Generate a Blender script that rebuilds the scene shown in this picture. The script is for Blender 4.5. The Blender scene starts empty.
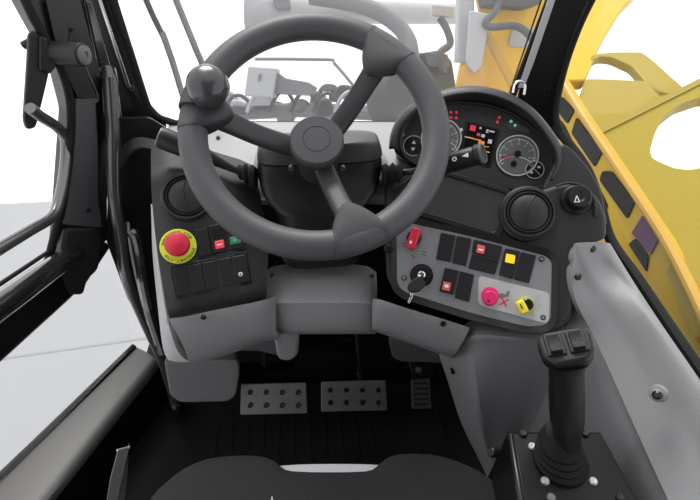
import bpy, bmesh, random
from math import *
from mathutils import Vector as V, Matrix

random.seed(4)
# ------------------------------------------------------------------ camera
CAM = V((0, 0, 1.15)); TH = radians(38); PS = radians(5.4); FPX = 480.0
FW = V((sin(PS)*cos(TH), cos(PS)*cos(TH), -sin(TH)))
RT = V((cos(PS), -sin(PS), 0)); UP = RT.cross(FW)
sc = bpy.context.scene
cd = bpy.data.cameras.new('camera'); cam = bpy.data.objects.new('camera', cd)
sc.collection.objects.link(cam)
cam.matrix_world = Matrix.Translation(CAM) @ Matrix((RT, UP, -FW)).transposed().to_4x4()
cd.sensor_width = 36; cd.lens = FPX/700*36; cd.clip_start = 0.02; cd.clip_end = 200
sc.camera = cam
# ------------------------------------------------------------------ world, exposure, lamps
w = bpy.data.worlds.new('sky'); sc.world = w; w.use_nodes = True
bg = w.node_tree.nodes['Background']
bg.inputs[0].default_value = (0.99, 0.99, 1, 1); bg.inputs[1].default_value = 1.25
sc.view_settings.view_transform = 'Standard'; sc.view_settings.look = 'None'
sc.view_settings.exposure = 0.0; sc.view_settings.gamma = 1
sc.view_settings.use_curve_mapping = False

def area(name, loc, target, sx, sy, power, col=(1, 1, 1)):
    l = bpy.data.lights.new(name, 'AREA'); l.shape = 'RECTANGLE'; l.size = sx; l.size_y = sy
    l.energy = power; l.color = col
    o = bpy.data.objects.new(name, l); sc.collection.objects.link(o); o.location = loc
    o.rotation_euler = (V(target)-V(loc)).to_track_quat('-Z', 'Y').to_euler()
    return o
sl = bpy.data.lights.new('sun', 'SUN'); sl.energy = 3.1; sl.angle = radians(28); sl.color = (1, 0.99, 0.97)
so_ = bpy.data.objects.new('sun', sl); sc.collection.objects.link(so_)
so_.rotation_euler = V((0.12, -0.75, -1.0)).to_track_quat('-Z', 'Y').to_euler()

# ------------------------------------------------------------------ unprojection helpers
def ray(px, py): return FW + RT*((px-350)/FPX) - UP*((py-250)/FPX)
def W(px, py, d): return CAM + ray(px, py)*d
def on(px, py, P, n):
    r = ray(px, py); return CAM + r*((P-CAM).dot(n)/r.dot(n))
def onz(px, py, z): return on(px, py, V((0, 0, z)), V((0, 0, 1)))
def onx(px, py, x): return on(px, py, V((x, 0, 0)), V((1, 0, 0)))
def ony(px, py, y): return on(px, py, V((0, y, 0)), V((0, 1, 0)))
class Frame:
    def __init__(s, px, py, d, az, el):
        a = radians(az); e = radians(el)
        s.o = W(px, py, d); s.n = V((-sin(a)*cos(e), -cos(a)*cos(e), sin(e)))
        s.x = V((cos(a), -sin(a), 0)); s.y = s.n.cross(s.x)
    def hit(s, px, py, l=0.0): return on(px, py, s.o+s.n*l, s.n)
    def m(s, px, py, l=0.0, rot=0.0):
        P = s.hit(px, py, l); c = Matrix((s.x, s.y, s.n)).transposed().to_4x4()
        return Matrix.Translation(P) @ c @ Matrix.Rotation(radians(rot), 4, 'Z')

# ------------------------------------------------------------------ materials
MATS = {}
def mat(name, col, rough=0.5, metal=0.0, bump=0.0, scale=400.0, spec=0.5, coat=0.0, emit=None, es=0.0, var=0.0, vscale=6.0):
    if name in MATS: return MATS[name]
    m = bpy.data.materials.new(name); m.use_nodes = True; nt = m.node_tree; b = nt.nodes['Principled BSDF']
    b.inputs['Base Color'].default_value = (*col, 1); b.inputs['Roughness'].default_value = rough
    b.inputs['Metallic'].default_value = metal; b.inputs['Specular IOR Level'].default_value = spec
    b.inputs['Coat Weight'].default_value = coat
    if emit: b.inputs['Emission Color'].default_value = (*emit, 1); b.inputs['Emission Strength'].default_value = es
    tc = nt.nodes.new('ShaderNodeTexCoord')
    n = nt.nodes.new('ShaderNodeTexNoise'); n.inputs['Scale'].default_value = vscale
    n.inputs['Detail'].default_value = 5; nt.links.new(tc.outputs['Object'], n.inputs['Vector'])
    mr = nt.nodes.new('ShaderNodeMapRange'); k = max(var, 0.03)
    mr.inputs['To Min'].default_value = 1-k; mr.inputs['To Max'].default_value = 1+k
    nt.links.new(n.outputs['Fac'], mr.inputs['Value'])
    mx = nt.nodes.new('ShaderNodeVectorMath'); mx.operation = 'SCALE'
    mx.inputs[0].default_value = col
    nt.links.new(mr.outputs[0], mx.inputs['Scale']); nt.links.new(mx.outputs[0], b.inputs['Base Color'])
    if bump:
        n2 = nt.nodes.new('ShaderNodeTexNoise'); n2.inputs['Scale'].default_value = scale; n2.inputs['Detail'].default_value = 2
        nt.links.new(tc.outputs['Object'], n2.inputs['Vector'])
        bp = nt.nodes.new('ShaderNodeBump'); bp.inputs['Strength'].default_value = bump; bp.inputs['Distance'].default_value = 0.001
        nt.links.new(n2.outputs['Fac'], bp.inputs['Height']); nt.links.new(bp.outputs[0], b.inputs['Normal'])
    MATS[name] = m; return m
def glass_mat(name, haze, hcol, gloss=0.05, tint=(1, 1, 1)):
    m = bpy.data.materials.new(name); m.use_nodes = True; nt = m.node_tree; nt.nodes.clear()
    out = nt.nodes.new('ShaderNodeOutputMaterial'); t = nt.nodes.new('ShaderNodeBsdfTransparent')
    t.inputs[0].default_value = (*tint, 1)
    tr = nt.nodes.new('ShaderNodeBsdfTranslucent'); tr.inputs[0].default_value = (*hcol, 1)  # white translucent share imitates glare and reflections on the panes
    tc = nt.nodes.new('ShaderNodeTexCoord'); n = nt.nodes.new('ShaderNodeTexNoise'); n.inputs['Scale'].default_value = 3.0
    nt.links.new(tc.outputs['Object'], n.inputs['Vector'])
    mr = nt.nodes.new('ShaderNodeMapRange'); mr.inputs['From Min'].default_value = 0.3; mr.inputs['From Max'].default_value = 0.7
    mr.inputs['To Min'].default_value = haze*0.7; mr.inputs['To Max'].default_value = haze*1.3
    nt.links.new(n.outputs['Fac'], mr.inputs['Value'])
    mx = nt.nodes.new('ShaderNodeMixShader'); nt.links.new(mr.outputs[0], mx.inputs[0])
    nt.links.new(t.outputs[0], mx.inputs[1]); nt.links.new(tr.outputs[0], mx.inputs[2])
    g = nt.nodes.new('ShaderNodeBsdfGlossy'); g.inputs['Roughness'].default_value = 0.02
    mx2 = nt.nodes.new('ShaderNodeMixShader'); mx2.inputs[0].default_value = gloss
    nt.links.new(mx.outputs[0], mx2.inputs[1]); nt.links.new(g.outputs[0], mx2.inputs[2])
    nt.links.new(mx2.outputs[0], out.inputs[0]); return m

DARK = mat('dark_dash_plastic', (0.018, 0.018, 0.020), 0.5, bump=0.35, spec=0.4)
DARK2 = mat('black_plastic', (0.008, 0.008, 0.009), 0.42, bump=0.2, spec=0.35)
SWITCH = mat('switch_plastic', (0.012, 0.012, 0.014), 0.45, bump=0.15, spec=0.35)
BLACK = mat('black_paint', (0.006, 0.006, 0.006), 0.3)
GLOSS = mat('gloss_black_steel', (0.02, 0.02, 0.022), 0.16, spec=0.8, coat=0.8)
MATTE = mat('matte_black_rubber', (0.006, 0.006, 0.006), 0.7, bump=0.2, spec=0.3)
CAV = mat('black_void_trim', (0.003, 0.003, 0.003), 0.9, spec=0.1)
WHEEL = mat('wheel_foam', (0.060, 0.062, 0.067), 0.5, bump=0.3, scale=700)
WHEELD = mat('wheel_spoke_plastic', (0.036, 0.037, 0.040), 0.45, bump=0.3, scale=700)
PADM = mat('wheel_grip_texture', (0.05, 0.051, 0.055), 0.6, bump=1.0, scale=1100)
KNOB = mat('knob_plastic', (0.045, 0.046, 0.05), 0.25, spec=0.5, coat=0.3)
GREY = mat('mid_grey_plastic', (0.24, 0.243, 0.25), 0.5, bump=0.4, scale=500)
GREYD = mat('charcoal_trim_plastic', (0.075, 0.077, 0.082), 0.5, bump=0.4, scale=500)
LGREY = mat('light_grey_plastic', (0.30, 0.305, 0.315), 0.5, bump=0.4, scale=500)
PANEL = mat('switch_plate_grey', (0.20, 0.205, 0.215), 0.42, bump=0.1)
INSET = mat('pale_inset_grey', (0.42, 0.43, 0.44), 0.45)
STEEL = mat('worn_steel', (0.15, 0.15, 0.155), 0.45, metal=0.6, bump=0.3, scale=200, var=0.15, vscale=40)
CHROME = mat('bright_steel', (0.75, 0.75, 0.76), 0.18, metal=1.0)
TUBE = mat('grey_gloss_tube', (0.16, 0.16, 0.165), 0.22, metal=0.6, coat=0.5)
RED = mat('red_plastic', (0.62, 0.015, 0.05), 0.4)
MAG = mat('magenta_plastic', (0.72, 0.02, 0.16), 0.4)
YEL = mat('yellow_plastic', (0.85, 0.68, 0.02), 0.4)
YG = mat('yellow_green_label', (0.72, 0.78, 0.05), 0.5)
WHITE = mat('white_print', (0.8, 0.8, 0.8), 0.5)
PRINTD = mat('dark_print', (0.03, 0.03, 0.03), 0.5)
PRINTR = mat('red_print', (0.6, 0.03, 0.06), 0.5)
LRED = mat('lit_red_lens', (0.7, 0.05, 0.06), 0.3, emit=(1, 0.06, 0.1), es=0.3)
LPINK = mat('lit_pink_lens', (0.6, 0.1, 0.08), 0.3, emit=(1, 0.16, 0.13), es=0.10)
LYEL = mat('lit_amber_lens', (0.9, 0.6, 0.03), 0.3, emit=(1, 0.62, 0.02), es=0.35)
LGRN = mat('green_lens', (0.03, 0.16, 0.09), 0.3, emit=(0.03, 0.3, 0.15), es=0.12)
LWHT = mat('lit_white_icon', (0.6, 0.6, 0.6), 0.4, emit=(0.8, 0.8, 0.85), es=0.15)
LORG = mat('lit_orange_icon', (0.7, 0.3, 0.05), 0.4, emit=(1, 0.4, 0.08), es=0.3)
SCRN = mat('screen_black', (0.005, 0.005, 0.006), 0.2)
DIAL = mat('dial_face', (0.15, 0.15, 0.155), 0.5)
BEZ = mat('dial_ring', (0.65, 0.65, 0.67), 0.4, metal=0.2)
BOLT = mat('zinc_bolt', (0.42, 0.41, 0.39), 0.4, metal=0.6)
HAND = mat('handle_grey_gloss', (0.075, 0.075, 0.08), 0.18, metal=0.5, coat=0.6)
SEATM = mat('seat_fabric', (0.023, 0.023, 0.024), 0.95, bump=1.0, scale=900, spec=0.2, var=0.12, vscale=300)
SEATW = mat('seat_piping_white', (0.42, 0.43, 0.45), 0.7)
FLOORM = mat('floor_mat_rubber', (0.004, 0.0037, 0.0035), 0.8, bump=0.5, scale=80, spec=0.25)
SILLM = mat('sill_plastic', (0.08, 0.078, 0.076), 0.5, bump=0.3)
CONC = mat('pale_concrete', (0.33, 0.336, 0.348), 0.8, var=0.04, vscale=1.2)
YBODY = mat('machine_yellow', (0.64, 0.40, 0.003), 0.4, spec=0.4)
YBODY2 = mat('machine_yellow_reflected', (0.34, 0.245, 0.003), 0.45, spec=0.4)  # yellow darkened to olive, imitating the reflection in the side glass
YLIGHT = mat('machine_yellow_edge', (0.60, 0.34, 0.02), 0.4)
MGREY = mat('machine_grey', (0.20, 0.205, 0.215), 0.6, var=0.15, vscale=5)
MDGREY = mat('machine_dark_grey', (0.085, 0.088, 0.095), 0.6, var=0.3, vscale=9)
MPALE = mat('machine_pale', (0.45, 0.46, 0.48), 0.5)
TYRE = mat('tyre_rubber', (0.08, 0.083, 0.086), 0.85, bump=1, scale=30)
PURP = mat('purple_reflector', (0.10, 0.02, 0.09), 0.3)
DWIN = mat('dark_cutout_glass', (0.006, 0.006, 0.007), 0.35, spec=0.12)
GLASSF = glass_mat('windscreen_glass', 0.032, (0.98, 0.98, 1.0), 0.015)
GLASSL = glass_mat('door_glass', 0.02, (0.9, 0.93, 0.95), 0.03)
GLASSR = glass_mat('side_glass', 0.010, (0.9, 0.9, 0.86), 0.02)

# ------------------------------------------------------------------ object helpers
def fin(name, bm, m, parent=None, local=False, bev=0.0, seg=2, sub=0, ang=35, solid=0.0, recalc=True):
    if recalc: bmesh.ops.recalc_face_normals(bm, faces=bm.faces)
    me = bpy.data.meshes.new(name); bm.to_mesh(me); bm.free()
    if parent is not None and not local:
        me.transform(world(parent).inverted())
    me.materials.append(m)
    for p in me.polygons: p.use_smooth = True
    me.set_sharp_from_angle(angle=radians(ang))
    o = bpy.data.objects.new(name, me); sc.collection.objects.link(o)
    if parent is not None: o.parent = parent
    if solid:
        md = o.modifiers.new('thick', 'SOLIDIFY'); md.thickness = solid; md.offset = -1
    if bev:
        md = o.modifiers.new('bevel', 'BEVEL'); md.width = bev; md.segments = seg; md.limit_method = 'ANGLE'; md.angle_limit = radians(40)
        md.harden_normals = False
    if sub:
        md = o.modifiers.new('sub', 'SUBSURF'); md.levels = sub; md.render_levels = sub
    return o
def world(o):
    M = o.matrix_basis.copy()
    while o.parent is not None: o = o.parent; M = o.matrix_basis @ M
    return M
def tag(o, label=None, cat=None, group=None, kind=None):
    if label: o['label'] = label
    if cat: o['category'] = cat
    if group: o['group'] = group
    if kind: o['kind'] = kind
    return o
def thing(name, label, cat, loc=None, M=None, group=None, kind=None):
    o = bpy.data.objects.new(name, None); sc.collection.objects.link(o); o.empty_display_size = 0.03
    o.matrix_basis = M if M is not None else Matrix.Translation(V(loc))
    return tag(o, label, cat, group, kind)

def rnd(pts, r, n=5):
    """round the corners of a 2-D outline (pixels)"""
    out = []; N = len(pts); rs = r if isinstance(r, (list, tuple)) else [r]*N
    for i in range(N):
        p = V(pts[i]); a = V(pts[i-1])-p; b = V(pts[(i+1) % N])-p; rr = min(rs[i], a.length*0.48, b.length*0.48)
        if rr < 0.3: out.append(tuple(p)); continue
        A = p+a.normalized()*rr; B = p+b.normalized()*rr
        for k in range(n+1):
            t = k/n; q = A*(1-t)**2+p*2*t*(1-t)+B*t*t; out.append((q.x, q.y))
    return out
def ell(cx, cy, rx, ry=None, n=40, a0=0, a1=360, rot=0):
    ry = rx if ry is None else ry; o = []
    full = abs(a1-a0) >= 360
    for i in range(n if full else n+1):
        t = radians(a0+(a1-a0)*i/n); x = rx*cos(t); y = ry*sin(t); c = cos(radians(rot)); s = sin(radians(rot))
        o.append((cx+x*c-y*s, cy-(x*s+y*c)))
    return o
def prism_bm(top, bot, bm=None):
    bm = bm or bmesh.new(); a = [bm.verts.new(p) for p in top]; b = [bm.verts.new(p) for p in bot]
    bm.faces.new(a); bm.faces.new(b[::-1]); n = len(a)
    for i in range(n): bm.faces.new((a[i], b[i], b[(i+1) % n], a[(i+1) % n]))
    return bm
def prism(F, pts, l0, l1, bm=None):
    """outline on the face plane at lift l1, extruded straight back to lift l0"""
    top = [F.hit(x, y, l1) for x, y in pts]; d = F.n*(l0-l1)
    return prism_bm(top, [p+d for p in top], bm)
def ring_bm(F, outer, inner, l0, l1, bm=None, l1i=None):
    bm = bm or bmesh.new(); n = len(outer); l1i = l1 if l1i is None else l1i
    A = [F.hit(x, y, l1) for x, y in outer]; B = [F.hit(x, y, l1i) for x, y in inner]
    q = [[bm.verts.new(p) for p in A], [bm.verts.new(p) for p in B],
         [bm.verts.new(p+F.n*(l0-l1i)) for p in B], [bm.verts.new(p+F.n*(l0-l1)) for p in A]]
    for k in range(4):
        a = q[k]; b = q[(k+1) % 4]
        for i in range(n): bm.faces.new((a[i], a[(i+1) % n], b[(i+1) % n], b[i]))
    return bm
def lathe(M, prof, n=32, bm=None, capped=True):
    bm = bm or bmesh.new(); rows = []
    for r, z in prof:
        rows.append([bm.verts.new(M @ V((max(r, 1e-5)*cos(2*pi*i/n), max(r, 1e-5)*sin(2*pi*i/n), z))) for i in range(n)])
    for a, b in zip(rows, rows[1:]):
        for i in range(n): bm.faces.new((a[i], a[(i+1) % n], b[(i+1) % n], b[i]))
    if capped: bm.faces.new(rows[0][::-1]); bm.faces.new(rows[-1])
    return bm
def box(M, sx, sy, sz, bm=None):
    bm = bm or bmesh.new(); v = [bm.verts.new(M @ V((x*sx/2, y*sy/2, z*sz/2))) for x in (-1, 1) for y in (-1, 1) for z in (-1, 1)]
    for f in ((0, 1, 3, 2), (4, 6, 7, 5), (0, 4, 5, 1), (2, 3, 7, 6), (0, 2, 6, 4), (1, 5, 7, 3)): bm.faces.new([v[i] for i in f])
    return bm
def T(x, y, z): return Matrix.Translation(V((x, y, z)))
def cr(P, n):
    out = []; N = len(P)
    for i in range(N-1):
        p0 = P[max(i-1, 0)]; p1 = P[i]; p2 = P[i+1]; p3 = P[min(i+2, N-1)]
        for k in range(n):
            t = k/n
            out.append(0.5*((2*p1)+(p2-p0)*t+(2*p0-5*p1+4*p2-p3)*t*t+(3*p1-p0-3*p2+p3)*t**3))
    out.append(P[-1]); return out
def tube(pts, r, n=16, sm=6, bm=None, flat=1.0):
    bm = bm or bmesh.new(); pts = [V(p) for p in pts]; rr = r if isinstance(r, (list, tuple)) else [r]*len(pts)
    if sm > 1:
        rv = cr([V((x, 0, 0)) for x in rr], sm); pts = cr(pts, sm); rr = [x.x for x in rv]
    rows = []; nrm = None
    for i, p in enumerate(pts):
        t = (pts[min(i+1, len(pts)-1)]-pts[max(i-1, 0)]).normalized()
        if nrm is None: nrm = t.orthogonal().normalized() if abs(t.z) > .95 else V((0, 0, 1)).cross(t).normalized()
        nrm = (nrm-t*nrm.dot(t)).normalized(); b = t.cross(nrm)
        rows.append([bm.verts.new(p+(nrm*cos(2*pi*k/n)+b*sin(2*pi*k/n)*flat)*rr[i]) for k in range(n)])
    for a, b in zip(rows, rows[1:]):
        for k in range(n): bm.faces.new((a[k], a[(k+1) % n], b[(k+1) % n], b[k]))
    bm.faces.new(rows[0][::-1]); bm.faces.new(rows[-1]); return bm
def loft(rows, n=4, m=None, thick=0.0, close=False):
    """smooth surface through a grid of points, facing the cab inside, with real thickness when asked"""
    m = m or n; R = [cr([V(p) for p in r], n) if n > 1 else [V(p) for p in r] for r in rows]
    if m > 1:
        cols = [cr([r[i] for r in R], m) for i in range(len(R[0]))]; R = [[c[j] for c in cols] for j in range(len(cols[0]))]
    bm = bmesh.new(); g = [[bm.verts.new(p) for p in r] for r in R]
    for a, b in zip(g, g[1:]):
        for i in range(len(a)-1):
            try: bm.faces.new((a[i], a[i+1], b[i+1], b[i]))
            except ValueError: pass
    if thick:
        bm.normal_update()
        s = sum((f.normal.dot(CAM-f.calc_center_median()) for f in bm.faces)); sg = 1 if s > 0 else -1
        h = len(g); wd = len(g[0]); back = [[bm.verts.new(v.co-v.normal*sg*thick) for v in r] for r in g]
        for a, b in zip(back, back[1:]):
            for i in range(wd-1): bm.faces.new((a[i], b[i], b[i+1], a[i+1]))
        edge = [(0, i) for i in range(wd)]+[(j, wd-1) for j in range(1, h)]+[(h-1, i) for i in range(wd-2, -1, -1)]+[(j, 0) for j in range(h-2, 0, -1)]
        for k in range(len(edge)):
            a = edge[k]; b = edge[(k+1) % len(edge)]
            bm.faces.new((g[a[0]][a[1]], back[a[0]][a[1]], back[b[0]][b[1]], g[b[0]][b[1]]))
    return bm
def rings(rs, caps=True, sm=4, bm=None):
    """loft closed rings (each a list of points)"""
    if sm > 1:
        cols = [cr([r[i] for r in rs], sm) for i in range(len(rs[0]))]; rs = [[c[j] for c in cols] for j in range(len(cols[0]))]
    bm = bm or bmesh.new(); g = [[bm.verts.new(p) for p in r] for r in rs]; n = len(g[0])
    for a, b in zip(g, g[1:]):
        for i in range(n): bm.faces.new((a[i], a[(i+1) % n], b[(i+1) % n], b[i]))
    if caps: bm.faces.new(g[0][::-1]); bm.faces.new(g[-1])
    return bm
def sup(c, hx, hy, ex=V((1, 0, 0)), ey=V((0, 1, 0)), n=32, p=4.0):
    o = []
    for i in range(n):
        t = 2*pi*i/n; cx = cos(t); sy = sin(t)
        o.append(c+ex*(hx*abs(cx)**(2/p)*(1 if cx > 0 else -1))+ey*(hy*abs(sy)**(2/p)*(1 if sy > 0 else -1)))
    return o
def text_bm(chars, M0, size, bm=None):
    """chars: list of (char, matrix)"""
    bm = bm or bmesh.new()
    for ch, M in chars:
        cu = bpy.data.curves.new('t', 'FONT'); cu.body = ch; cu.size = size; cu.align_x = 'CENTER'; cu.align_y = 'CENTER'; cu.extrude = 0.00015
        cu.resolution_u = 2
        o = bpy.data.objects.new('t', cu); sc.collection.objects.link(o)
        dg = bpy.context.evaluated_depsgraph_get(); me = bpy.data.meshes.new_from_object(o.evaluated_get(dg))
        me.transform(M0 @ M); bm.from_mesh(me); bpy.data.objects.remove(o); bpy.data.curves.remove(cu); bpy.data.meshes.remove(me)
    return bm
def screw(name, F, px, py, l, parent, r=0.004, m=None, h=0.002):
    M = F.m(px, py, l); bm = lathe(M, [(r, -0.004), (r, h*0.5), (r*0.8, h), (r*0.45, h), (r*0.4, h*0.3), (0, h*0.3)], 16)
    o = fin(name, bm, m or STEEL, parent); return o

# ================================================================== SETTING
ZG = -0.75
bm = bmesh.new(); box(T(0, 6, ZG-0.05), 60, 60, 0.1, bm)
g = fin('ground', bm, mat('white_yard_surface', (0.78, 0.78, 0.79), 0.8, var=0.03)); tag(g, kind='structure')
bm = bmesh.new(); box(T(0.2, -0.4, ZG-0.02), 5.6, 7.2, 0.05, bm)
tag(fin('ground_slab', bm, CONC), kind='structure')
bm = bmesh.new()
for P, Q in (((-40, 330), (150, 332)),):
    pass
# expansion joints of the slab
ja = onz(20, 357, ZG); jb_ = onz(125, 342, ZG); jd = (jb_-ja).normalized()
box(Matrix.Translation((ja+jb_)/2+V((0, 0, .0045))) @ Matrix.Rotation(atan2(jd.y, jd.x), 4, 'Z'), 3.2, 0.014, 0.004, bm)
jm = mat('slab_joint', (0.28, 0.285, 0.295), 0.9)
tag(fin('trim_1', bm, jm), kind='structure')
# cab floor with a ribbed rubber mat
bm = bmesh.new(); box(T(0.0, 0.45, -0.02), 1.06, 1.25, 0.04, bm)
fl = fin('floor', bm, FLOORM, bev=0.004); tag(fl, kind='structure')
FM = thing('floor_mat', 'black rubber floor mat with shallow ribs, below the pedals', 'floor mat', (-0.02, 0.55, 0.0))
bm = bmesh.new(); box(T(0.0, 0.53, 0.004), 0.62, 0.62, 0.008, bm)
fin('mat_sheet', bm, FLOORM, FM, bev=0.002)
bm = bmesh.new()
for i in range(15): box(T(-0.28+i*0.04, 0.5, 0.0085), 0.010, 0.5, 0.002, bm)
fin('ribs', bm, FLOORM, FM, bev=0.002)
# firewall
bm = bmesh.new(); box(T(0.0, 1.03, 0.34), 1.0, 0.03, 0.72, bm)
tag(fin('wall_front', bm, CAV, bev=0.003), kind='structure')
bm = bmesh.new(); box(T(0.515, 0.45, 0.24), 0.03, 1.2, 0.52, bm)
tag(fin('wall_right', bm, CAV, bev=0.003), kind='structure')
# unseen partial roof and closed rear wall, shaped to block fill light
bm = bmesh.new(); box(T(0.0, -0.15, 1.74), 1.06, 0.84, 0.05, bm)
tag(fin('ceiling_blocker', bm, GREYD, bev=0.01), kind='structure')
bm = bmesh.new(); box(T(0.0, -0.55, 0.85), 1.06, 0.04, 1.75, bm)
tag(fin('wall_rear_blocker', bm, GREYD, bev=0.01), kind='structure')

# ------------------------------------------------------------------ windscreen
FWS = Frame(300, 122, 1.06, 0, 8)
win = thing('window_1', None, None, FWS.hit(320, 124), kind='structure')
glass_out = [(112, -70), (113, 0), (130, 52), (145, 98), (152, 112), (168, 122), (216, 125), (480, 125), (510, 100), (547, 0), (565, -70)]
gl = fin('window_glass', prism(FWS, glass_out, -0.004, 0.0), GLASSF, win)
path = [(100, -70), (112, 0), (130, 52), (144, 96), (151, 110), (168, 121), (216, 124.5), (480, 124)]
fin('window_seal', tube([FWS.hit(x, y, 0.004) for x, y in path], 0.0075, 10, 4), MATTE, win)
path = [(572, -70), (549, 0), (530, 50), (513, 95), (505, 120)]
fin('window_seal', tube([FWS.hit(x, y, 0.004) for x, y in path], 0.0075, 10, 4), MATTE, win)
# dotted black edge of the glass
bm = bmesh.new()
for (a, b) in (((114, -5), (146, 96)), ((544, -5), (511, 92))):
    for i in range(48):
        t = i/47; s = 1 if a[0] < 300 else -1
        lathe(FWS.m(a[0]+(b[0]-a[0])*t+s*1.2, a[1]+(b[1]-a[1])*t, 0.001), [(0.0022, 0), (0.0022, 0.0006)], 8, bm)
fin('dotted_edge', bm, MATTE, win)

# ------------------------------------------------------------------ left A pillar, door pillar
FA = Frame(110, 90, 0.99, -35, 5)
ap = thing('pillar_trim', 'black windscreen pillar on the left beside the grab handle', 'pillar', FA.hit(120, 140))
fin('pillar_shell', prism(FA, rnd([(60, -70), (109, -70), (112, 0), (131, 52), (146, 98), (153, 112), (168, 124), (160, 150), (140, 152), (118, 150), (104, 100), (72, 0)], 4), -0.05, 0.0), BLACK, ap, bev=0.004)
fin('pillar_edge', prism(FA, [(84, 0), (92, 0), (120, 95), (126, 142), (116, 142), (104, 90)], -0.02, 0.012), GLOSS, ap, bev=0.004)
bm = prism(FA, rnd([(97, -2), (101, -2), (128, 78), (131, 88), (127, 88)], 1), 0.0, 0.004)
o = fin('bright_strip', bm, CHROME, ap, bev=0.001); o['label'] = 'pale metallic strip down the pillar'
screw('bolt', FA, 131, 88, 0.003, ap, 0.006, STEEL, 0.006); screw('bolt', FA, 140, 120, 0.003, ap, 0.005, DARK, 0.004)

FL1 = Frame(85, 180, 0.96, -50, 5)
dp = thing('door_post', 'dark grey door post trim with a screw, behind the grab handle', 'door post', FL1.hit(85, 290))
fin('post_shell', prism(FL1, rnd([(8, -70), (60, -70), (104, 80), (108, 150), (108, 232), (100, 262), (86, 272), (60, 276), (58, 262), (64, 190), (70, 110), (60, 70), (22, 0)], 5), -0.045, 0.0), BLACK, dp, bev=0.005)
fin('post_cover', prism(FL1, rnd([(76, 98), (96, 98), (99, 150), (99, 200), (103, 228), (96, 228), (65, 225), (70, 160)], 3), -0.01, 0.010), GREYD, dp, bev=0.003)
screw('cover_screw', FL1, 88, 210, 0.010, dp, 0.005, DARK, 0.004)
fin('post_foot', prism(FL1, rnd([(66, 228), (100, 228), (104, 240), (99, 270), (88, 280), (84, 296), (62, 294), (60, 262)], 6), -0.03, 0.012), DARK, dp, bev=0.006)
fin('edge_seal', tube([FL1.hit(x, y, 0.004) for x, y in [(10, -70), (25, 0), (60, 66), (71, 108), (69, 160), (62, 205), (48, 262)]], 0.008, 10, 4), MATTE, dp)
fin('ribbed_strip', prism(FL1, rnd([(46, 0), (56, 0), (96, 95), (100, 98), (78, 98), (60, 60)], 2), -0.01, 0.012), BLACK, dp, bev=0.003)

# black corner trim behind the grab handle
FC = Frame(135, 200, 1.04, -25, 10)
ct = thing('corner_trim', 'black moulded corner trim between the grab handle and dashboard', 'trim panel', FC.hit(140, 300))
fin('corner_panel', prism(FC, rnd([(112, 118), (150, 118), (170, 130), (172, 400), (150, 330), (128, 300), (106, 240)], 5), -0.03, -0.01), BLACK, ct, bev=0.004)
fin('corner_arch', loft([[W(118, 152, 1.0), W(128, 141, .99), W(140, 137, .97), W(156, 140, .95)],
                         [W(119, 168, 1.0), W(129, 153, .985), W(141, 147, .965), W(155, 150, .945)]], 4, 3, 0.006), GREYD, ct)
fin('corner_rib', tube([W(116, 160, 1.02), W(120, 215, 1.03), W(132, 260, 1.05), (W(148, 310, 1.08))], 0.006, 10), DARK2, ct)
fin('corner_rib', tube([W(132, 232, 1.0), W(138, 245, 1.0), W(147, 300, 1.02), W(163, 352, 1.08)], 0.012, 10), GLOSS, ct)
fin('bright_edge', tube([W(128, 222, 1.0), W(131, 250, 1.0), W(140, 292, 1.02), W(149, 325, 1.05)], 0.003, 8), LGREY, ct)

# ------------------------------------------------------------------ door
XD = -0.52
def DX(px, py, dx=0): return onx(px, py, XD+dx)
door = thing('door_1', None, None, DX(60, 290), kind='structure')
def slab_x(name, pts, m, parent, t=0.006, dx=0.0, bev=0.0):
    top = [DX(x, y, dx) for x, y in pts]; return fin(name, prism_bm(top, [p-V((t, 0, 0)) for p in top]), m, parent, bev=bev)
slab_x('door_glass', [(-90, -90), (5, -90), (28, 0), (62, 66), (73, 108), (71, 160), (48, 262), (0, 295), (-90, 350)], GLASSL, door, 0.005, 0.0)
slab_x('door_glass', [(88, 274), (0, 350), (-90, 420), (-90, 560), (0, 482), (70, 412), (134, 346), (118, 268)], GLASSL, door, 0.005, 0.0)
slab_x('door_frame_rail', [(112, 246), (100, 236), (60, 262), (0, 310), (-90, 368), (-90, 438), (0, 364), (70, 300), (88, 282)], BLACK, door, 0.03, 0.012, 0.005)
fin('glass_edge', tube([DX(x, y, .004) for x, y in [(48, 252), (0, 284), (-80, 335)]], 0.004, 8), MATTE, door)
bar = fin('door_bar', tube([DX(x, y, .03) for x, y in [(104, 234), (92, 242), (50, 270), (0, 306), (-90, 368)]], [0.012, 0.0195, 0.021, 0.021, 0.021], 20), GLOSS, door)
# closing rod
tag(fin('door_rod', tube([DX(x, y, .06) for x, y in [(30, 108), (40, 116), (58, 128), (66, 142), (64, 175), (58, 205), (50, 218), (30, 230), (0, 248), (-60, 284)]], 0.0098, 16), TUBE), 'bent grey gloss rod along the door glass, below the latch arm', 'rod')
# sill
sill = thing('door_sill', 'pale brown-grey door sill edge above the dark step, bottom left', 'door sill', W(120, 380, 1.25))
A = [(136, 347), (70, 412), (0, 480), (-90, 566)]; B = [(156, 359), (101, 427), (44, 497), (-38, 585)]
dA = [1.33, 1.16, 1.0, .86]; dB = [1.28, 1.12, .96, .82]
ra = [W(*p, d) for p, d in zip(A, dA)]; rb = [W(*p, d) for p, d in zip(B, dB)]
rm = [(a+b)/2+V((0, 0, .006)) for a, b in zip(ra, rb)]; rc = [p+V((0.03, 0, -.5)) for p in rb]; rbb = [p+V((0.012, 0, -.02)) for p in rb]
rc0 = [p+V((0.02, 0, -.10)) for p in rb]
fin('sill_cap', loft([ra, rm, rb, rbb], 3, 3, 0.012), SILLM, sill)
fin('sill_side', loft([rbb, rc0, [V((p.x, p.y, -0.02)) for p in rc]], 3, 2, 0.01), CAV, sill)
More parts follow.
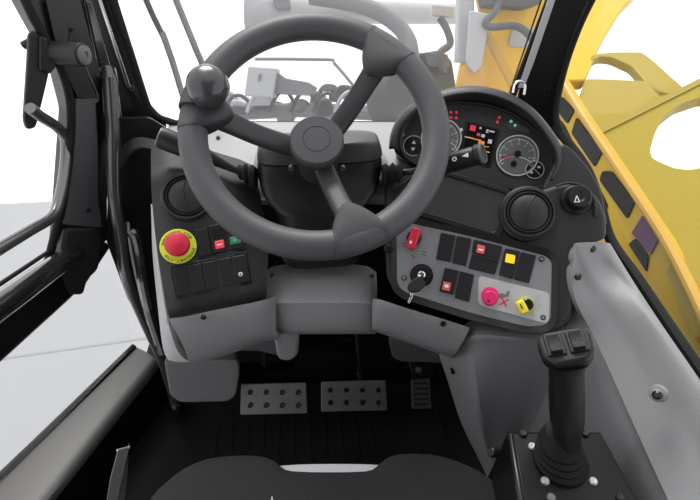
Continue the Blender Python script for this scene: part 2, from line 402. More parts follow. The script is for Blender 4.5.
fin('sill_seal', tube([p+V((-0.004, 0, .004)) for p in ra], 0.008, 10), MATTE, sill)
# latch on the post
FLa = Frame(60, 70, 0.86, -45, 5)
la = thing('door_latch', 'black pivot latch with round barrel and flat arm on the door post', 'door latch', FLa.hit(65, 50))
fin('latch_arm', prism(FLa, rnd([(29, 34), (35, 30), (40, 37), (52, 40), (50, 70), (43, 100), (36, 128), (27, 130), (24, 120), (28, 60)], 4), -0.006, 0.004), DARK, la, bev=0.002)
bp = W(44, 52, .85); bq = W(84, 55, .83)
fin('latch_barrel', tube([bp, bq], 0.0195, 24, 1), DARK, la, bev=0.002)
d = (bq-bp).normalized(); Mq = Matrix.Translation(bq) @ d.to_track_quat('Z', 'Y').to_matrix().to_4x4()
fin('barrel_cap', lathe(Mq, [(0.016, -.002), (0.016, 0.002), (0.011, 0.004), (0.006, 0.004), (.005, .002), (0, .002)], 20), STEEL, la)
fin('latch_block', prism(FLa, rnd([(40, 36), (47, 38), (56, 68), (50, 74), (40, 70)], 2), -0.02, 0.012), BLACK, la, bev=0.003)
fin('latch_pin', tube([W(30, 42, .85), W(23, 46, .85)], 0.007, 12, 1), DARK, la, bev=.001)
fin('pivot_bolt', tube([W(30, 108, .85), W(32, 110, .82)], 0.009, 12, 1), STEEL, la, bev=.001)
so = rnd([(72, 62), (84, 60), (100, 98), (98, 103), (88, 104), (70, 72)], 3); si = rnd([(77, 68), (84, 66), (97, 94), (96, 98), (92, 98), (78, 74)], 3)
fin('slotted_strap', ring_bm(FLa, so, si, -0.012, 0.0), GREYD, la, bev=.001)
fin('strap_bracket', prism(FLa, rnd([(70, 34), (76, 28), (82, 36), (80, 46), (68, 46)], 2), -0.01, 0.004), DARK, la, bev=.002)
fin('spring_wire', tube([W(50, 18, .9), W(58, 16, .89), (W(63, 22, .88)), W(62, 34, .88), W(66, 44, .87)], 0.003, 8), STEEL, la)

# grab handle
gh = thing('grab_handle', 'long gloss black tubular grab handle bent at its middle', 'grab handle', W(175, 408, 1.27))
gp = [(110, 78, .93), (113, 130, .95), (114, 190, .97), (121, 238, 1.0), (128, 278, 1.03), (144, 318, 1.1), (163, 360, 1.18), (175, 402, 1.26)]
fin('tube', tube([W(*p) for p in gp], 0.0135, 20), HAND, gh)
fin('top_mount', tube([W(108, 70, .95), W(110, 84, .94)], 0.0165, 16, 1), GLOSS, gh, bev=.003)
fin('foot_mount', lathe(T(*(W(176, 404, 1.26))), [(0.02, -0.03), (0.02, -0.004), (0.017, 0.006), (0.012, 0.01)], 20), BLACK, gh)

# ------------------------------------------------------------------ right pillar and side window
FRP = Frame(545, 60, 0.93, 25, 5)
rp = thing('pillar_trim', 'broad black windscreen pillar on the right, behind the gauge hood', 'pillar', FRP.hit(535, 110))
fin('pillar_shell', prism(FRP, rnd([(572, -70), (625, -70), (592, 0), (575, 38), (563, 75), (555, 122), (560, 140), (510, 130), (520, 85), (548, 0)], 4), -0.05, 0.0), BLACK, rp, bev=0.004)
o = fin('bright_strip', prism(FRP, [(548, 0), (556, -2), (534, 62), (524, 88), (518, 88)], -0.003, 0.004), MPALE, rp, bev=0.001); o['label'] = 'pale grey strip along the glass edge'
fin('wire_clip', tube([W(513, 93, .9), W(515, 84, .9), W(520, 81, .9), W(525, 84, .9), W(524, 95, .9)], 0.0022, 8), CHROME, rp)
screw('bolt', FRP, 546, 91, 0.0, rp, 0.006, DARK2, 0.008)
w2 = thing('window_2', None, None, onx(600, 190, .5), kind='structure')
top = [onx(x, y, .50) for x, y in [(640, -90), (592, 0), (575, 38), (563, 75), (556, 112), (585, 160), (608, 200), (650, 285), (700, 362), (780, 470), (960, 420), (960, -90)]]
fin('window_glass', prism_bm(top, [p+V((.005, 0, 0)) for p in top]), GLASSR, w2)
fin('window_seal', tube([onx(x, y, .495) for x, y in [(556, 128), (585, 166), (600, 205), (611, 240), (636, 276), (671, 328), (709, 384), (752, 456)]], 0.0085, 10), MATTE, w2)
fin('window_seal', tube([onx(x, y, .495) for x, y in [(640, -90), (592, 0), (575, 38), (563, 75), (556, 112), (560, 130)]], 0.006, 10), MATTE, w2)

# ================================================================== DASHBOARD
# pale top cowl under the windscreen
cw = thing('dashboard_cowl', 'light grey dashboard top shelf under the windscreen', 'dashboard top', W(300, 140, .98))
rows = []
for py, d in ((122, 1.035), (128, 1.02), (146, .955), (170, .885), (200, .84)):
    rows.append([W(px, py, d+.0) for px in (168 if py < 130 else 160, 190, 230, 280, 330, 380, 430)])
fin('cowl_shell', loft(rows, 3, 4, 0.012), LGREY, cw)
FCW = Frame(220, 135, .985, 0, 60)
for px, py in ((218, 127), (218, 138)): screw('cowl_screw', FCW, px, py, .004, cw, .004, DARK)
fin('cowl_dome', loft([[W(262, 140, .93), W(290, 134, .93), W(320, 132, .93), W(352, 134, .93), W(380, 148, .91)],
                       [W(256, 152, .86), W(290, 150, .84), W(320, 149, .835), W(352, 151, .84), W(388, 162, .86)],
                       [W(252, 175, .84), W(290, 175, .81), W(320, 175, .8), W(352, 175, .81), W(392, 182, .84)]], 4, 4, .008), LGREY, cw)

# left dash pod
FL = Frame(210, 250, .76, -15, 48)
ld = thing('left_dashboard', 'dark dashboard pod on the left with vent and emergency stop', 'dashboard', FL.hit(215, 318, -.05))
def rowL(pxs, py, l): return [FL.hit(px, py+(px-pxs[0])*s, l) for px, s in zip(pxs, [0]*len(pxs))]
pts = []
pts.append([W(152, 140, .93), W(172, 140, .925), W(196, 146, .92), W(222, 154, .915), W(252, 163, .91)])
pts.append([W(151, 152, .86), W(172, 150, .855), W(196, 156, .85), W(222, 163, .86), W(256, 172, .865)])
pts.append([FL.hit(151, 172, -.012), FL.hit(170, 168, -.003), FL.hit(195, 172, -.002), FL.hit(224, 178, -.004), FL.hit(258, 186, -.03)])
pts.append([FL.hit(152, 200, -.010), FL.hit(170, 198, 0), FL.hit(196, 198, 0), FL.hit(228, 198, 0), FL.hit(262, 205, -.025)])
pts.append([FL.hit(157, 250, -.010), FL.hit(174, 250, 0), FL.hit(202, 248, 0), FL.hit(238, 244, 0), FL.hit(268, 240, -.025)])
pts.append([FL.hit(166, 304, -.008), FL.hit(180, 302, 0), FL.hit(208, 298, 0), FL.hit(242, 291, 0), FL.hit(267, 284, -.020)])
pts.append([FL.hit(170, 318, -.030), FL.hit(184, 317, -.028), FL.hit(212, 313, -.028), FL.hit(244, 306, -.028), FL.hit(266, 299, -.035)])
fin('housing', loft(pts, 5, 4, 0.012), DARK, ld)
def vent(F, px, py, r, l, parent, r0=0.0):
    M = F.m(px, py, l)
    v = fin('air_vent', lathe(M, [(r*1.16, -.01), (r*1.16, .003), (r*1.08, .007), (r*1.0, .007), (r*.97, .002), (r*.93, .002), (r*.93, .006), (r*.89, .008), (r*.84, .006), (r*.82, .002), (0, .003)], 48), DARK, parent)
    b = bmesh.new()
    lathe(M, [(r*.80, .0), (r*.80, .006), (r*.7, .0085), (r*.4, .0105), (0, .011)], 40, b)
    fin('vent_dome', b, DARK, v)
    for off, bow in ((r*0.05, .30), ):
        b = bmesh.new(); p = []
        for i in range(13):
            t = -1+i/6; p.append(M @ V((off-r*bow*(1-t*t)*.9+r*.1, t*r*.74, .0115-abs(t)*.004)))
        fin('vane_ridge', tube(p, .0016, 8, 1), SWITCH, v)
    return v
vent(FL, 187, 197, .0345, .001, ld)
# emergency stop
es = fin('emergency_stop_button', lathe(FL.m(178.5, 246.5, 0), [(.0275, -.002), (.0275, .003), (.0265, .004), (0.014, .004), (.0125, .004)], 48), YG, ld); es['label'] = 'yellow ring of the emergency stop'
fin('push_dome', lathe(FL.m(178.5, 246.5, 0), [(.012, .003), (.012, .010), (.0185, .0125), (.0188, .017), (.017, .021), (.011, .0235), (0, .0245)], 40), RED, es)
M0 = FL.m(178.5, 246.5, .0042); ch = []
for s0 in (158, -22):
    txt = 'EMERGENCY-STOP' if s0 > 0 else 'EMERGENCY-STOP'
    for i, c in enumerate(txt):
        a = radians(s0-i*10.2) if s0 > 0 else radians(s0-i*10.2)
        ch.append((c, T(.0228*cos(a), .0228*sin(a), 0) @ Matrix.Rotation(a-pi/2, 4, 'Z')))
fin('lettering', text_bm(ch, M0, .0062), PRINTD, es)
def cell(name, F, pts, l0, l1, m, parent, r=1.0, bev=.0012):
    return fin(name, prism(F, rnd(pts, r, 3), l0, l1), m, parent, bev=bev)
fin('switch_frame', prism(FL, rnd([(191, 229), (243, 219), (247, 249), (198, 260)], 2), -.003, .0015), DARK2, ld, bev=.001)
cell('blank_switch', FL, [(194, 230), (207.5, 227.3), (212, 254), (199.3, 257)], 0, .003, SWITCH, ld)
s1 = cell('rocker_switch', FL, [(209, 225.5), (223.3, 222.7), (226.6, 250.6), (213.2, 253.6)], 0, .005, SWITCH, ld)
bm = bmesh.new()
for k in range(6):
    y = 226.5+k*2.1; x = 210.4+k*.3
    prism(FL, [(x, y), (x+12.6, y-2.4), (x+12.8, y-1.4), (x+.2, y+1)], .004, .0065, bm)
fin('grip_ribs', bm, SWITCH, s1)
cell('red_lens', FL, [(214.5, 241.3), (223.5, 239.3), (224.6, 247.3), (215.8, 249.3)], .004, .006, LRED, s1, 1)
fin('lens_symbol', prism(FL, [(217, 244.4), (221.8, 243.4), (222, 244.6), (217.2, 245.6)], .006, .0064), WHITE, s1)
s2 = cell('rocker_switch', FL, [(224.8, 223), (240.5, 220), (243.6, 247), (227.6, 250.4)], 0, .004, SWITCH, ld)
cell('green_lens', FL, [(229.3, 237.5), (240.2, 235.3), (241.3, 242.6), (230.5, 244.8)], .003, .005, LGRN, s2, 1)
fin('lens_symbol', prism(FL, rnd([(232.5, 239.4), (236.8, 238.4), (237.5, 241), (233.1, 242)], 1), .005, .0054), mat('green_icon', (.1, .4, .22), .5), s2)
fin('switch_frame', prism(FL, rnd([(169.5, 266.5), (247, 251), (253, 283.5), (176, 300)], 2), -.003, .0015), DARK2, ld, bev=.001)
for k in range(5):
    a = k/5; b = (k+1)/5
    def q(t, u):
        tl = V((171.5, 268.2)); tr = V((245.6, 253.4)); bl = V((177.2, 297.4)); br = V((251.4, 281.8))
        return tuple((tl*(1-t)+tr*t)*(1-u)+(bl*(1-t)+br*t)*u)
    e = .006
    o = cell('blank_switch' if k < 4 else 'rocker_switch', FL, [q(a+e, .02), q(b-e, .02), q(b-e, .97), q(a+e, .97)], 0, .0035 if k < 4 else .005, SWITCH, ld)
fin('switch_symbol', lathe(FL.m(240.6, 274.2, .005), [(.0034, 0), (.0034, .0006)], 20), WHITE, o)
b = bmesh.new(); box(FL.m(240.6, 274.2, .0058), .0042, .0009, .0004, b); box(FL.m(240.6, 274.2, .0058), .0009, .0042, .0004, b)
fin('symbol_mark', b, PRINTD, o)

# pale edge of the left pod and grey lower trim
lt = thing('left_lower_trim', 'grey trim below the left dashboard pod with pale side edge', 'dashboard trim', W(215, 350, .85))
e0 = [(152, 204, .80), (154.5, 225, .79), (158, 260, .775), (167, 318, .76), (178, 352, .83), (190, 362, .88)]
e1 = [(151.5, 204, .86), (151.5, 225, .86), (153, 260, .85), (159, 318, .84), (163, 348, .90), (168, 360, .93)]
fin('side_edge', loft([[W(*p) for p in e1], [W((p[0]+q_[0])/2-1, p[1], (p[2]+q_[2])/2-.012) for p, q_ in zip(e0, e1)], [W(*p) for p in e0]], 4, 3, .01), mat('pale_edge_plastic', (.48, .48, .49), .5, bump=.3), lt)
fin('lower_panel', loft([
    [W(166, 319, .765), W(190, 315, .77), W(225, 308, .775), (W(262, 300, .79)), W(276, 296, .82)],
    [W(170, 322, .757), W(192, 318, .757), W(226, 311, .765), (W(262, 304, .782)), W(276, 300, .815)],
    [W(184, 348, .80), W(200, 345, .80), W(228, 340, .805), (W(260, 331, .81)), W(276, 330, .83)],
    [W(188, 361, .86), W(204, 360, .86), W(230, 352, .86), (W(262, 340, .86)), W(280, 338, .87)],
    [W(188, 362, .95), W(204, 360, .95), W(230, 354, .95), (W(262, 342, .95)), W(280, 340, .95)]], 4, 3, .008), GREY, lt)
FLT = Frame(205, 317, .765, -12, 40)
screw('trim_screw', FLT, 203.5, 317, .004, lt, .0045, BLACK)
fin('clip', tube([W(169, 338, .84), W(170, 341, .83), W(168, 343, .84)], .003, 8), BLACK, lt)
# footwell box lower left
fb = thing('footwell_box', 'grey rounded footwell box left of the perforated pedals', 'footwell trim', W(200, 402, 1.15))
fin('box_shell', prism(Frame(200, 382, 1.08, -8, 18), rnd([(164, 362), (238, 360), (240, 372), (236, 396), (228, 402), (180, 403), (170, 396)], [3, 6, 4, 5, 5, 5, 4]), -.10, 0), mat('footwell_grey', (.14, .142, .148), .5, bump=.4), fb, bev=.012, seg=4)
fin('box_step', prism(Frame(280, 345, 1.08, 0, 15), rnd([(225, 338), (296, 330), (298, 352), (284, 358), (258, 352), (228, 352)], 4), -.08, 0), GREYD, fb, bev=.008, seg=3)
tag(fin('footwell_duct', prism(Frame(290, 340, 1.0, 0, 15), rnd([(272, 330), (300, 330), (298, 356), (290, 362), (278, 360)], 5), -.08, 0), GREY, bev=.01, seg=3), 'grey rounded duct end behind the left pedal arm', 'duct')

# centre shroud
cs = thing('centre_shroud', 'mid grey moulded shroud under the steering column', 'dashboard trim', W(320, 332, .86))
fin('shroud_shell', loft([
    [W(266, 272, .93), W(274, 266, .90), W(300, 264, .895), W(340, 264, .895), W(366, 266, .90), W(376, 272, .93)],
    [W(265, 284, .87), W(273, 277, .862), W(300, 274, .858), W(340, 274, .858), W(368, 277, .862), W(377, 284, .87)],
    [W(265, 303, .84), W(273, 300, .822), W(300, 299, .818), W(340, 299, .818), W(369, 300, .822), W(377, 303, .84)],
    [W(265, 308, .84), W(274, 307, .826), W(300, 307, .82), W(340, 307, .82), W(369, 307, .826), W(377, 308, .84)],
    [W(268, 330, .88), W(277, 330, .865), W(300, 331, .86), W(340, 331, .86), W(368, 330, .865), W(376, 330, .88)],
    [W(268, 334, .93), W(277, 334, .92), W(300, 334, .92), W(340, 334, .92), W(368, 334, .92), W(376, 334, .93)]], 4, 4, .008), GREY, cs)
fin('shroud_groove', tube([W(266, 302, .836), W(274, 301.5, .822), W(300, 301.5, .8175), W(340, 301.5, .8175), W(369, 301.5, .822), W(376, 302, .836)], .0012, 6), GREYD, cs)
fin('shroud_clip', lathe(Frame(272, 276, .87, -30, 40).m(272, 276, .0), [(.004, -.002), (.004, .004), (.001, .005)], 12), BLACK, cs)
fin('shroud_clip', lathe(Frame(372, 276, .87, 30, 40).m(372, 276, .0), [(.004, -.002), (.004, .004), (.001, .005)], 12), BLACK, cs)
# right lower trim
rt_ = thing('right_lower_trim', 'mid grey trim strip under the key switch', 'dashboard trim', W(420, 350, .85))
fin('lower_panel', loft([
    [W(372, 300, .83), W(378, 299, .80), W(410, 309, .79), W(440, 318, .78), W(468, 327, .775)],
    [W(372, 303, .82), W(378, 302, .79), W(410, 312, .78), W(440, 321, .772), W(469, 330, .767)],
    [W(372, 325, .85), W(376, 326, .83), W(408, 335, .82), W(436, 345, .81), W(458, 350, .80)],
    [W(372, 330, .90), W(376, 331, .88), W(406, 341, .87), W(434, 351, .86), W(452, 357, .85)],
    [W(372, 331, .96), W(376, 332, .96), W(406, 342, .96), W(434, 352, .96), W(452, 358, .96)]], 4, 3, .008), GREY, rt_)
screw('trim_screw', Frame(443, 324, .775, 15, 35), 443, 324, .004, rt_, .0045, BLACK)
tag(fin('footwell_duct', prism(Frame(410, 350, 1.05, 10, 10), rnd([(388, 338), (445, 346), (446, 364), (400, 362), (392, 358)], 4), -.08, 0), GREYD, bev=.01, seg=3), 'charcoal duct below the right trim strip, above the accelerator', 'duct')

# ------------------------------------------------------------------ right dash
FR = Frame(480, 265, .76, 20, 45)
rd = thing('right_dashboard', 'dark dashboard right of the wheel with vent and switch plate', 'dashboard', FR.hit(470, 322, -.06))
body = rnd([(384, 178), (398, 168), (438, 170), (478, 182), (512, 192), (540, 191), (558, 184), (580, 184), (598, 196), (606, 214), (607, 238), (594, 243), (577, 250), (574, 300), (571, 320), (560, 331), (545, 334), (470, 322), (398, 294), (386, 280), (384, 240)],
           [8, 8, 10, 10, 8, 10, 10, 12, 12, 10, 6, 4, 8, 10, 10, 8, 8, 20, 10, 10, 20], 5)
fin('right_shoulder', prism(FR, rnd([(540, 192), (556, 160), (562, 142), (572, 148), (590, 168), (602, 190), (608, 225), (600, 226), (560, 205)], 8), -.05, -.016), DARK, rd, bev=.012, seg=4)
fin('housing', prism_bm([FR.hit(x, y, -.004) for x, y in body], [FR.hit(480+(x-480)*.93, 245+(y-245)*.95, -.09) for x, y in body]), DARK, rd, bev=.007, seg=4)
# raised rim round the recess and the recess floor
ro = rnd([(394, 190), (420, 168), (438, 168), (512, 190), (514, 208), (498, 240), (394, 208)], 5); ri = rnd([(401, 192), (424, 172), (436, 172), (507, 193.5), (508, 206), (494.5, 232.5), (400, 204)], 4)
fin('recess_rim', ring_bm(FR, ro, ri, -.006, .002), DARK2, rd, bev=.0015)
fin('recess_floor', prism(FR, ri, -.006, -.0015), mat('recess_plastic', (.026, .026, .029), .45, bump=.3), rd)
# vent pod
fin('vent_pod', prism(FR, rnd(ell(528, 213, 29, 28), 0), -.01, .006), DARK, rd, bev=.005, seg=3)
vent(FR, 528.5, 213, .0355, .006, rd)
# knob on the right
ks = thing('', None, None, (0, 0, 0)) if False else None
kb = fin('rotary_knob', lathe(FR.m(577, 199, 0), [(.024, -.006), (.024, 0), (.020, .004), (.0185, .004), (.018, .014), (.016, .018), (.008, .018), (.006, .0165), (0, .0165)], 36), DARK2, rd)
b = text_bm([('Δ', T(0, 0, 0))], FR.m(577, 199.5, .0186, 10), .014)
fin('knob_symbol', b, WHITE, kb)
# switch plate
plate = rnd([(396, 220), (470, 236), (546, 256), (552, 262), (551, 318), (546, 325), (528, 327), (470, 313), (404, 292), (397, 284)], [5, 20, 6, 6, 6, 5, 8, 20, 8, 6], 4)
fin('plate_surround', ring_bm(FR, rnd([(391, 214), (470, 229), (549, 249), (558, 259), (557, 322), (549, 332), (526, 333), (470, 320), (400, 298), (391, 288)], [6, 20, 8, 8, 8, 8, 8, 20, 8, 6], 4), plate, -.006, .005, None, .001), DARK2, rd)
pl = fin('switch_plate', prism(FR, plate, -.004, .001), PANEL, rd, bev=.0008)
fin('pale_inset', prism(FR, rnd([(480.5, 276), (548, 292.5), (550, 296), (549, 321), (545, 323.5), (481, 306), (478, 301), (478.5, 279)], 3), .0, .0018), INSET, rd, bev=.0006)
for p in ((404.5, 224.5), (404, 278), (541.5, 259), (543, 317.5)):
    M = FR.m(p[0], p[1], .001)
    s_ = fin('plate_screw', lathe(M, [(.0046, 0), (.0046, .0006), (.0038, .0012)], 16), PRINTD, rd)
    fin('screw_head', lathe(M, [(.0032, .001), (.0030, .0024), (.0014, .0024), (.001, .0014), (0, .0014)], 16), CHROME, s_)
def sw(name, pts, l1=.0035, m=SWITCH): return cell(name, FR, pts, 0, l1, m, rd, .8, .0008)
sw('blank_switch', [(441, 232.5), (455.6, 235.4), (450.6, 262), (436, 259)])
sw('blank_switch', [(457, 235.6), (471.3, 238.4), (466, 266), (452, 262.8)])
sw('blank_switch', [(472, 254.2), (499, 260.2), (495, 274.6), (468, 268)])
o = sw('rocker_switch', [(474, 239.2), (502.5, 246), (499.4, 259), (471.6, 252.8)], .006)
cell('red_lens', FR, [(477.5, 244.3), (485.2, 246), (484, 254), (476.4, 252.3)], .005, .007, LPINK, o, .6, .0005)
fin('lens_symbol', prism(FR, [(478.6, 248.6), (483.2, 249.6), (483, 251), (478.4, 250)], .007, .0073), WHITE, o)
o = sw('rocker_switch', [(505.4, 248.2), (520.2, 251.4), (513.4, 278.8), (499, 274.8)], .005)
cell('amber_lens', FR, [(506.3, 253.5), (515.6, 255.4), (514.3, 264), (505, 262)], .004, .0065, LYEL, o, .8, .0005)
sw('blank_switch', [(521.6, 252), (536.3, 255.4), (529, 283), (514.6, 279.4)])
o = sw('rocker_switch', [(445, 267.5), (459, 270.6), (453.3, 294.8), (439.2, 291)], .006)
cell('red_lens', FR, [(443.5, 281.4), (451.3, 283), (449.6, 291.2), (441.8, 289.4)], .005, .007, LPINK, o, .6, .0005)
fin('lens_symbol', prism(FR, rnd([(445, 284), (449, 285), (448.2, 288), (444.2, 287)], .5), .007, .0073), WHITE, o)
sw('blank_switch', [(460.4, 271), (474.2, 274.6), (469, 302), (454.6, 297.8)])
# battery isolator (red lever)
o = fin('red_selector', lathe(FR.m(414, 238, .001), [(.012, 0), (.012, .002), (.009, .004), (.0, .004)], 28), DARK2, rd); o['label'] = 'red selector lever'
bm = bmesh.new(); Mk = FR.m(413.6, 238.5, .008, -8)
box(Mk, .0155, .036, .010, bm); fin('lever', bm, RED, o, bev=.0035, seg=3)
bm = bmesh.new(); box(Mk @ T(-.002, -.008, .0056), .003, .005, .0012, bm); fin('lever_mark', bm, WHITE, o)
bm = bmesh.new()
for x, y, s in ((404, 246, 3), (413, 256, 4), (424.5, 252, 5), (404.5, 243, 3), (424.3, 255, 4)): box(FR.m(x, y, .0012, -12), s*.0015, .0011, .0004, bm)
fin('plate_print', bm, PRINTD, rd)
for x, y in ((414, 258), (431.5, 232)):
    bm = bmesh.new(); box(FR.m(x, y, .0012, -12), .004, .002, .0004, bm); fin('plate_print', bm, PRINTR, rd)
# key switch
kx = fin('key_switch', lathe(FR.m(421.6, 275.4, .001), [(.0185, 0), (.0185, .0007), (.0150, .0009), (.015, .006), (.013, .009), (.0095, .009), (.009, .012), (0, .012)], 32), DARK2, rd)
fin('key_barrel', lathe(FR.m(421.6, 275.0, .012), [(.006, 0), (.006, .003), (.004, .004), (0, .004)], 20), CHROME, kx)
key = thing('ignition_key', 'small black-headed ignition key hanging in the key switch', 'key', W(415, 284, .755))
K0 = FR.hit(421.6, 275.4, .016)
fin('key_head', prism(Frame(415, 284, .735, 5, 60), rnd([(419, 275), (427, 283), (420, 291), (410, 292.5), (407, 286), (411, 281)], 3), -.006, 0), DARK2, key, bev=.0015)
fin('key_blade', tube([W(412, 290, .735), W(411.5, 296, .738), W(408.5, 303, .74)], [.0022, .0022, .0016], 8, 3, flat=.5), CHROME, key)
# magenta and yellow rotary selectors
for nm, x, y, m_, r_, lab in (('rotary_selector', 490, 295.5, MAG, .0115, 'magenta selector'), ('rotary_selector', 525.5, 304.5, YEL, .0115, 'yellow selector')):
    o = fin(nm, lathe(FR.m(x, y, .0018), [(r_*1.15, 0), (r_*1.15, .001), (r_, .0012), (r_*.95, .007), (r_*.5, .008), (0, .008)], 28), m_ if m_ == MAG else mat('ring_yellow', (.55, .5, .12), .4), rd); o['label'] = lab
    if m_ == MAG:
        fin('selector_knob', lathe(FR.m(x-.5, y+3, .004), [(.0115, 0), (.0115, .012), (.0095, .0145), (0, .0145)], 24), MAG, o)
        fin('knob_slot', prism(FR, [(487.5, 299.5), (490, 300), (489.6, 302.5), (487.2, 302)], .0185, .0188), PRINTD, o)
    else:
        fin('selector_core', lathe(FR.m(x+1, y, .004), [(.009, 0), (.009, .008), (.007, .0095), (0, .0095)], 24), BLACK, o)
        bm = bmesh.new(); box(FR.m(522, 307, .016, 35), .013, .021, .010, bm); fin('selector_knob', bm, YEL, o, bev=.003, seg=3)
        bm = bmesh.new(); box(FR.m(521.5, 306.5, .0214, 35), .002, .008, .0006, bm); fin('knob_mark', bm, PRINTD, o)
bm = bmesh.new()
for a in (32, -48): box(FR.m(504, 302, .0021, a), .0022, .0165, .0004, bm)
fin('cross_mark', bm, PRINTR, rd)
bm = bmesh.new(); prism(FR, [(498, 294.5), (502, 293), (505, 294.5), (508, 290.5), (510, 291.5), (508.5, 296.5), (502, 298), (498.5, 297)], .0018, .0022, bm)
fin('vehicle_symbol', bm, mat('inset_print_grey', (.16, .16, .17), .5), rd)
for x, y, s in ((486, 286.2, .008), (538, 297, .004), (540, 304, .004), (532, 318, .006)):
    bm = bmesh.new(); box(FR.m(x, y, .0021, -12), s, .0012, .0004, bm)
    fin('inset_print', bm, mat('inset_print_yellow', (.6, .52, .2), .5), rd)
fin('side_button', tube([W(388, 243, .80), W(389, 249, .77)], [.008, .008], 16, 1), DARK2, rd, bev=.002)
# right shoulder pod outline under knob
fin('shoulder_crease', tube([FR.hit(x, y, .0) for x, y in [(556, 186), (570, 183), (586, 188), (594, 200), (596, 216)]], .0022, 8), DARK, rd)

# ------------------------------------------------------------------ instrument binnacle
FB = Frame(487, 150, .83, 18, 38)
bn = thing('instrument_cluster', 'arched instrument cluster with two dials and a lit screen', 'instrument cluster', FB.hit(480, 185, -.03))
face = [(403, 152.5), (402, 135), (411, 118), (432, 107.5), (455, 103), (484, 104.6), (510, 113), (533.6, 129), (548, 146.7), (551.6, 164), (550, 176), (541, 186), (513, 188), (475.6, 179.5), (438, 171), (415, 163)]
fs = rnd(face, 8, 4)
fin('back_housing', prism(FB, rnd([(392, 150), (398, 120), (420, 100), (448, 90), (476, 88), (505, 94), (531, 108), (551, 130), (562, 150), (561, 165), (554, 182), (541, 190), (513, 192), (470, 184), (415, 168)], 8, 4), -.07, -.008), DARK, bn, bev=.004)
fin('cluster_face', prism(FB, fs, -.01, -.004), mat('cluster_face_plastic', (.04, .04, .043), .5), bn)
rimo = [(x+(x-478)*.03, y+(y-146)*.045) for x, y in fs]
fin('face_rim', ring_bm(FB, rimo, fs, -.008, .004, None, .002), DARK, bn)
# hood: arch swept over the face
hout = [(389, 149), (391, 133), (399, 117), (418, 100), (447, 89), (476, 86), (505, 92), (531, 106.5), (551, 129), (563, 150), (562.5, 166), (555, 182)]
hlip = [(397, 148), (399, 135), (407, 121.5), (424, 107), (449, 98), (477, 95), (503, 101), (526, 114), (544, 134), (554.5, 153), (555, 167), (550, 179)]
hin = [(401, 151), (400.5, 136), (409, 119.5), (430, 107.5), (454, 102), (483, 103.5), (509, 112), (532.5, 127.5), (547.5, 146), (551.5, 162), (551.5, 170), (549, 177)]
rows = [[FB.hit(x, y, -.02) for x, y in hout], [FB.hit(x, y, .028) for x, y in hout],
        [FB.hit((x*.5+a*.5), (y*.5+b_*.5), .040) for (x, y), (a, b_) in zip(hout, hlip)],
        [FB.hit(x, y, .036) for x, y in hlip], [FB.hit(x, y, -.004) for x, y in hin]]
fin('hood', loft(rows, 4, 3, .0), mat('hood_plastic', (.017, .017, .019), .45, bump=.4), bn, solid=.003)
def dial(px, py, rpx):
    M = FB.m(px, py, -.004); r = (FB.hit(px+rpx, py)-FB.hit(px, py)).length
    g_ = fin('gauge', lathe(M, [(r*1.02, 0), (r*1.02, .004), (r*.98, .005), (r*.93, .004), (r*.93, .0015), (0, .0015)], 48), DIAL, bn)
    fin('gauge_ring', lathe(M, [(r*1.04, .003), (r*1.03, .0055), (r*.97, .0055), (r*.96, .003)], 48, capped=False), BEZ, g_)
    bm = bmesh.new()
    for i in range(41):
        a = radians(215-i*6.25); L = r*(.14 if i % 5 == 0 else .08)
        box(M @ Matrix.Rotation(a, 4, 'Z') @ T(r*.88-L/2, 0, .0017), L, r*(.025 if i % 5 else .04), .0004, bm)
    fin('scale_marks', bm, LWHT, g_)
    bm = bmesh.new()
    for i in range(5, 36, 5):
        a = radians(215-i*6.25); box(M @ T(r*.62*cos(a), r*.62*sin(a), .0017), r*.12, r*.11, .0004, bm)
    fin('scale_numerals', bm, mat('numeral_grey', (.3, .3, .3), .5), g_)
    fin('scale_arc', tube([M @ V((r*.85*cos(radians(a)), r*-.55+r*.5*sin(radians(a)), .002)) for a in range(15, 166, 10)], r*.018, 6, 1), LWHT, g_)
    fin('red_marks', tube([M @ V((-r*.7, -r*.12, .002)), M @ V((-r*.25, -r*.04, .002))], r*.035, 6, 1), PRINTR, g_)
    b2 = text_bm([('rpm' if False else '', T(0, 0, 0))], M, .004) if False else None
    fin('needle', tube([M @ V((0, r*.1, .004)), M @ V((-r*.68, -r*.2, .004))], [r*.05, r*.02], 8, 1), RED, g_)
    fin('needle_hub', lathe(M @ T(0, r*.08, 0), [(r*.16, .001), (r*.16, .006), (r*.1, .008), (0, .008)], 24), BLACK, g_)
    fin('needle_hub', lathe(M @ T(-r*.12, -r*.42, 0), [(r*.14, .001), (r*.14, .005), (r*.1, .006), (0, .006)], 24), BLACK, g_)
    return g_
dial(517, 156, 21); dial(441, 139, 20)
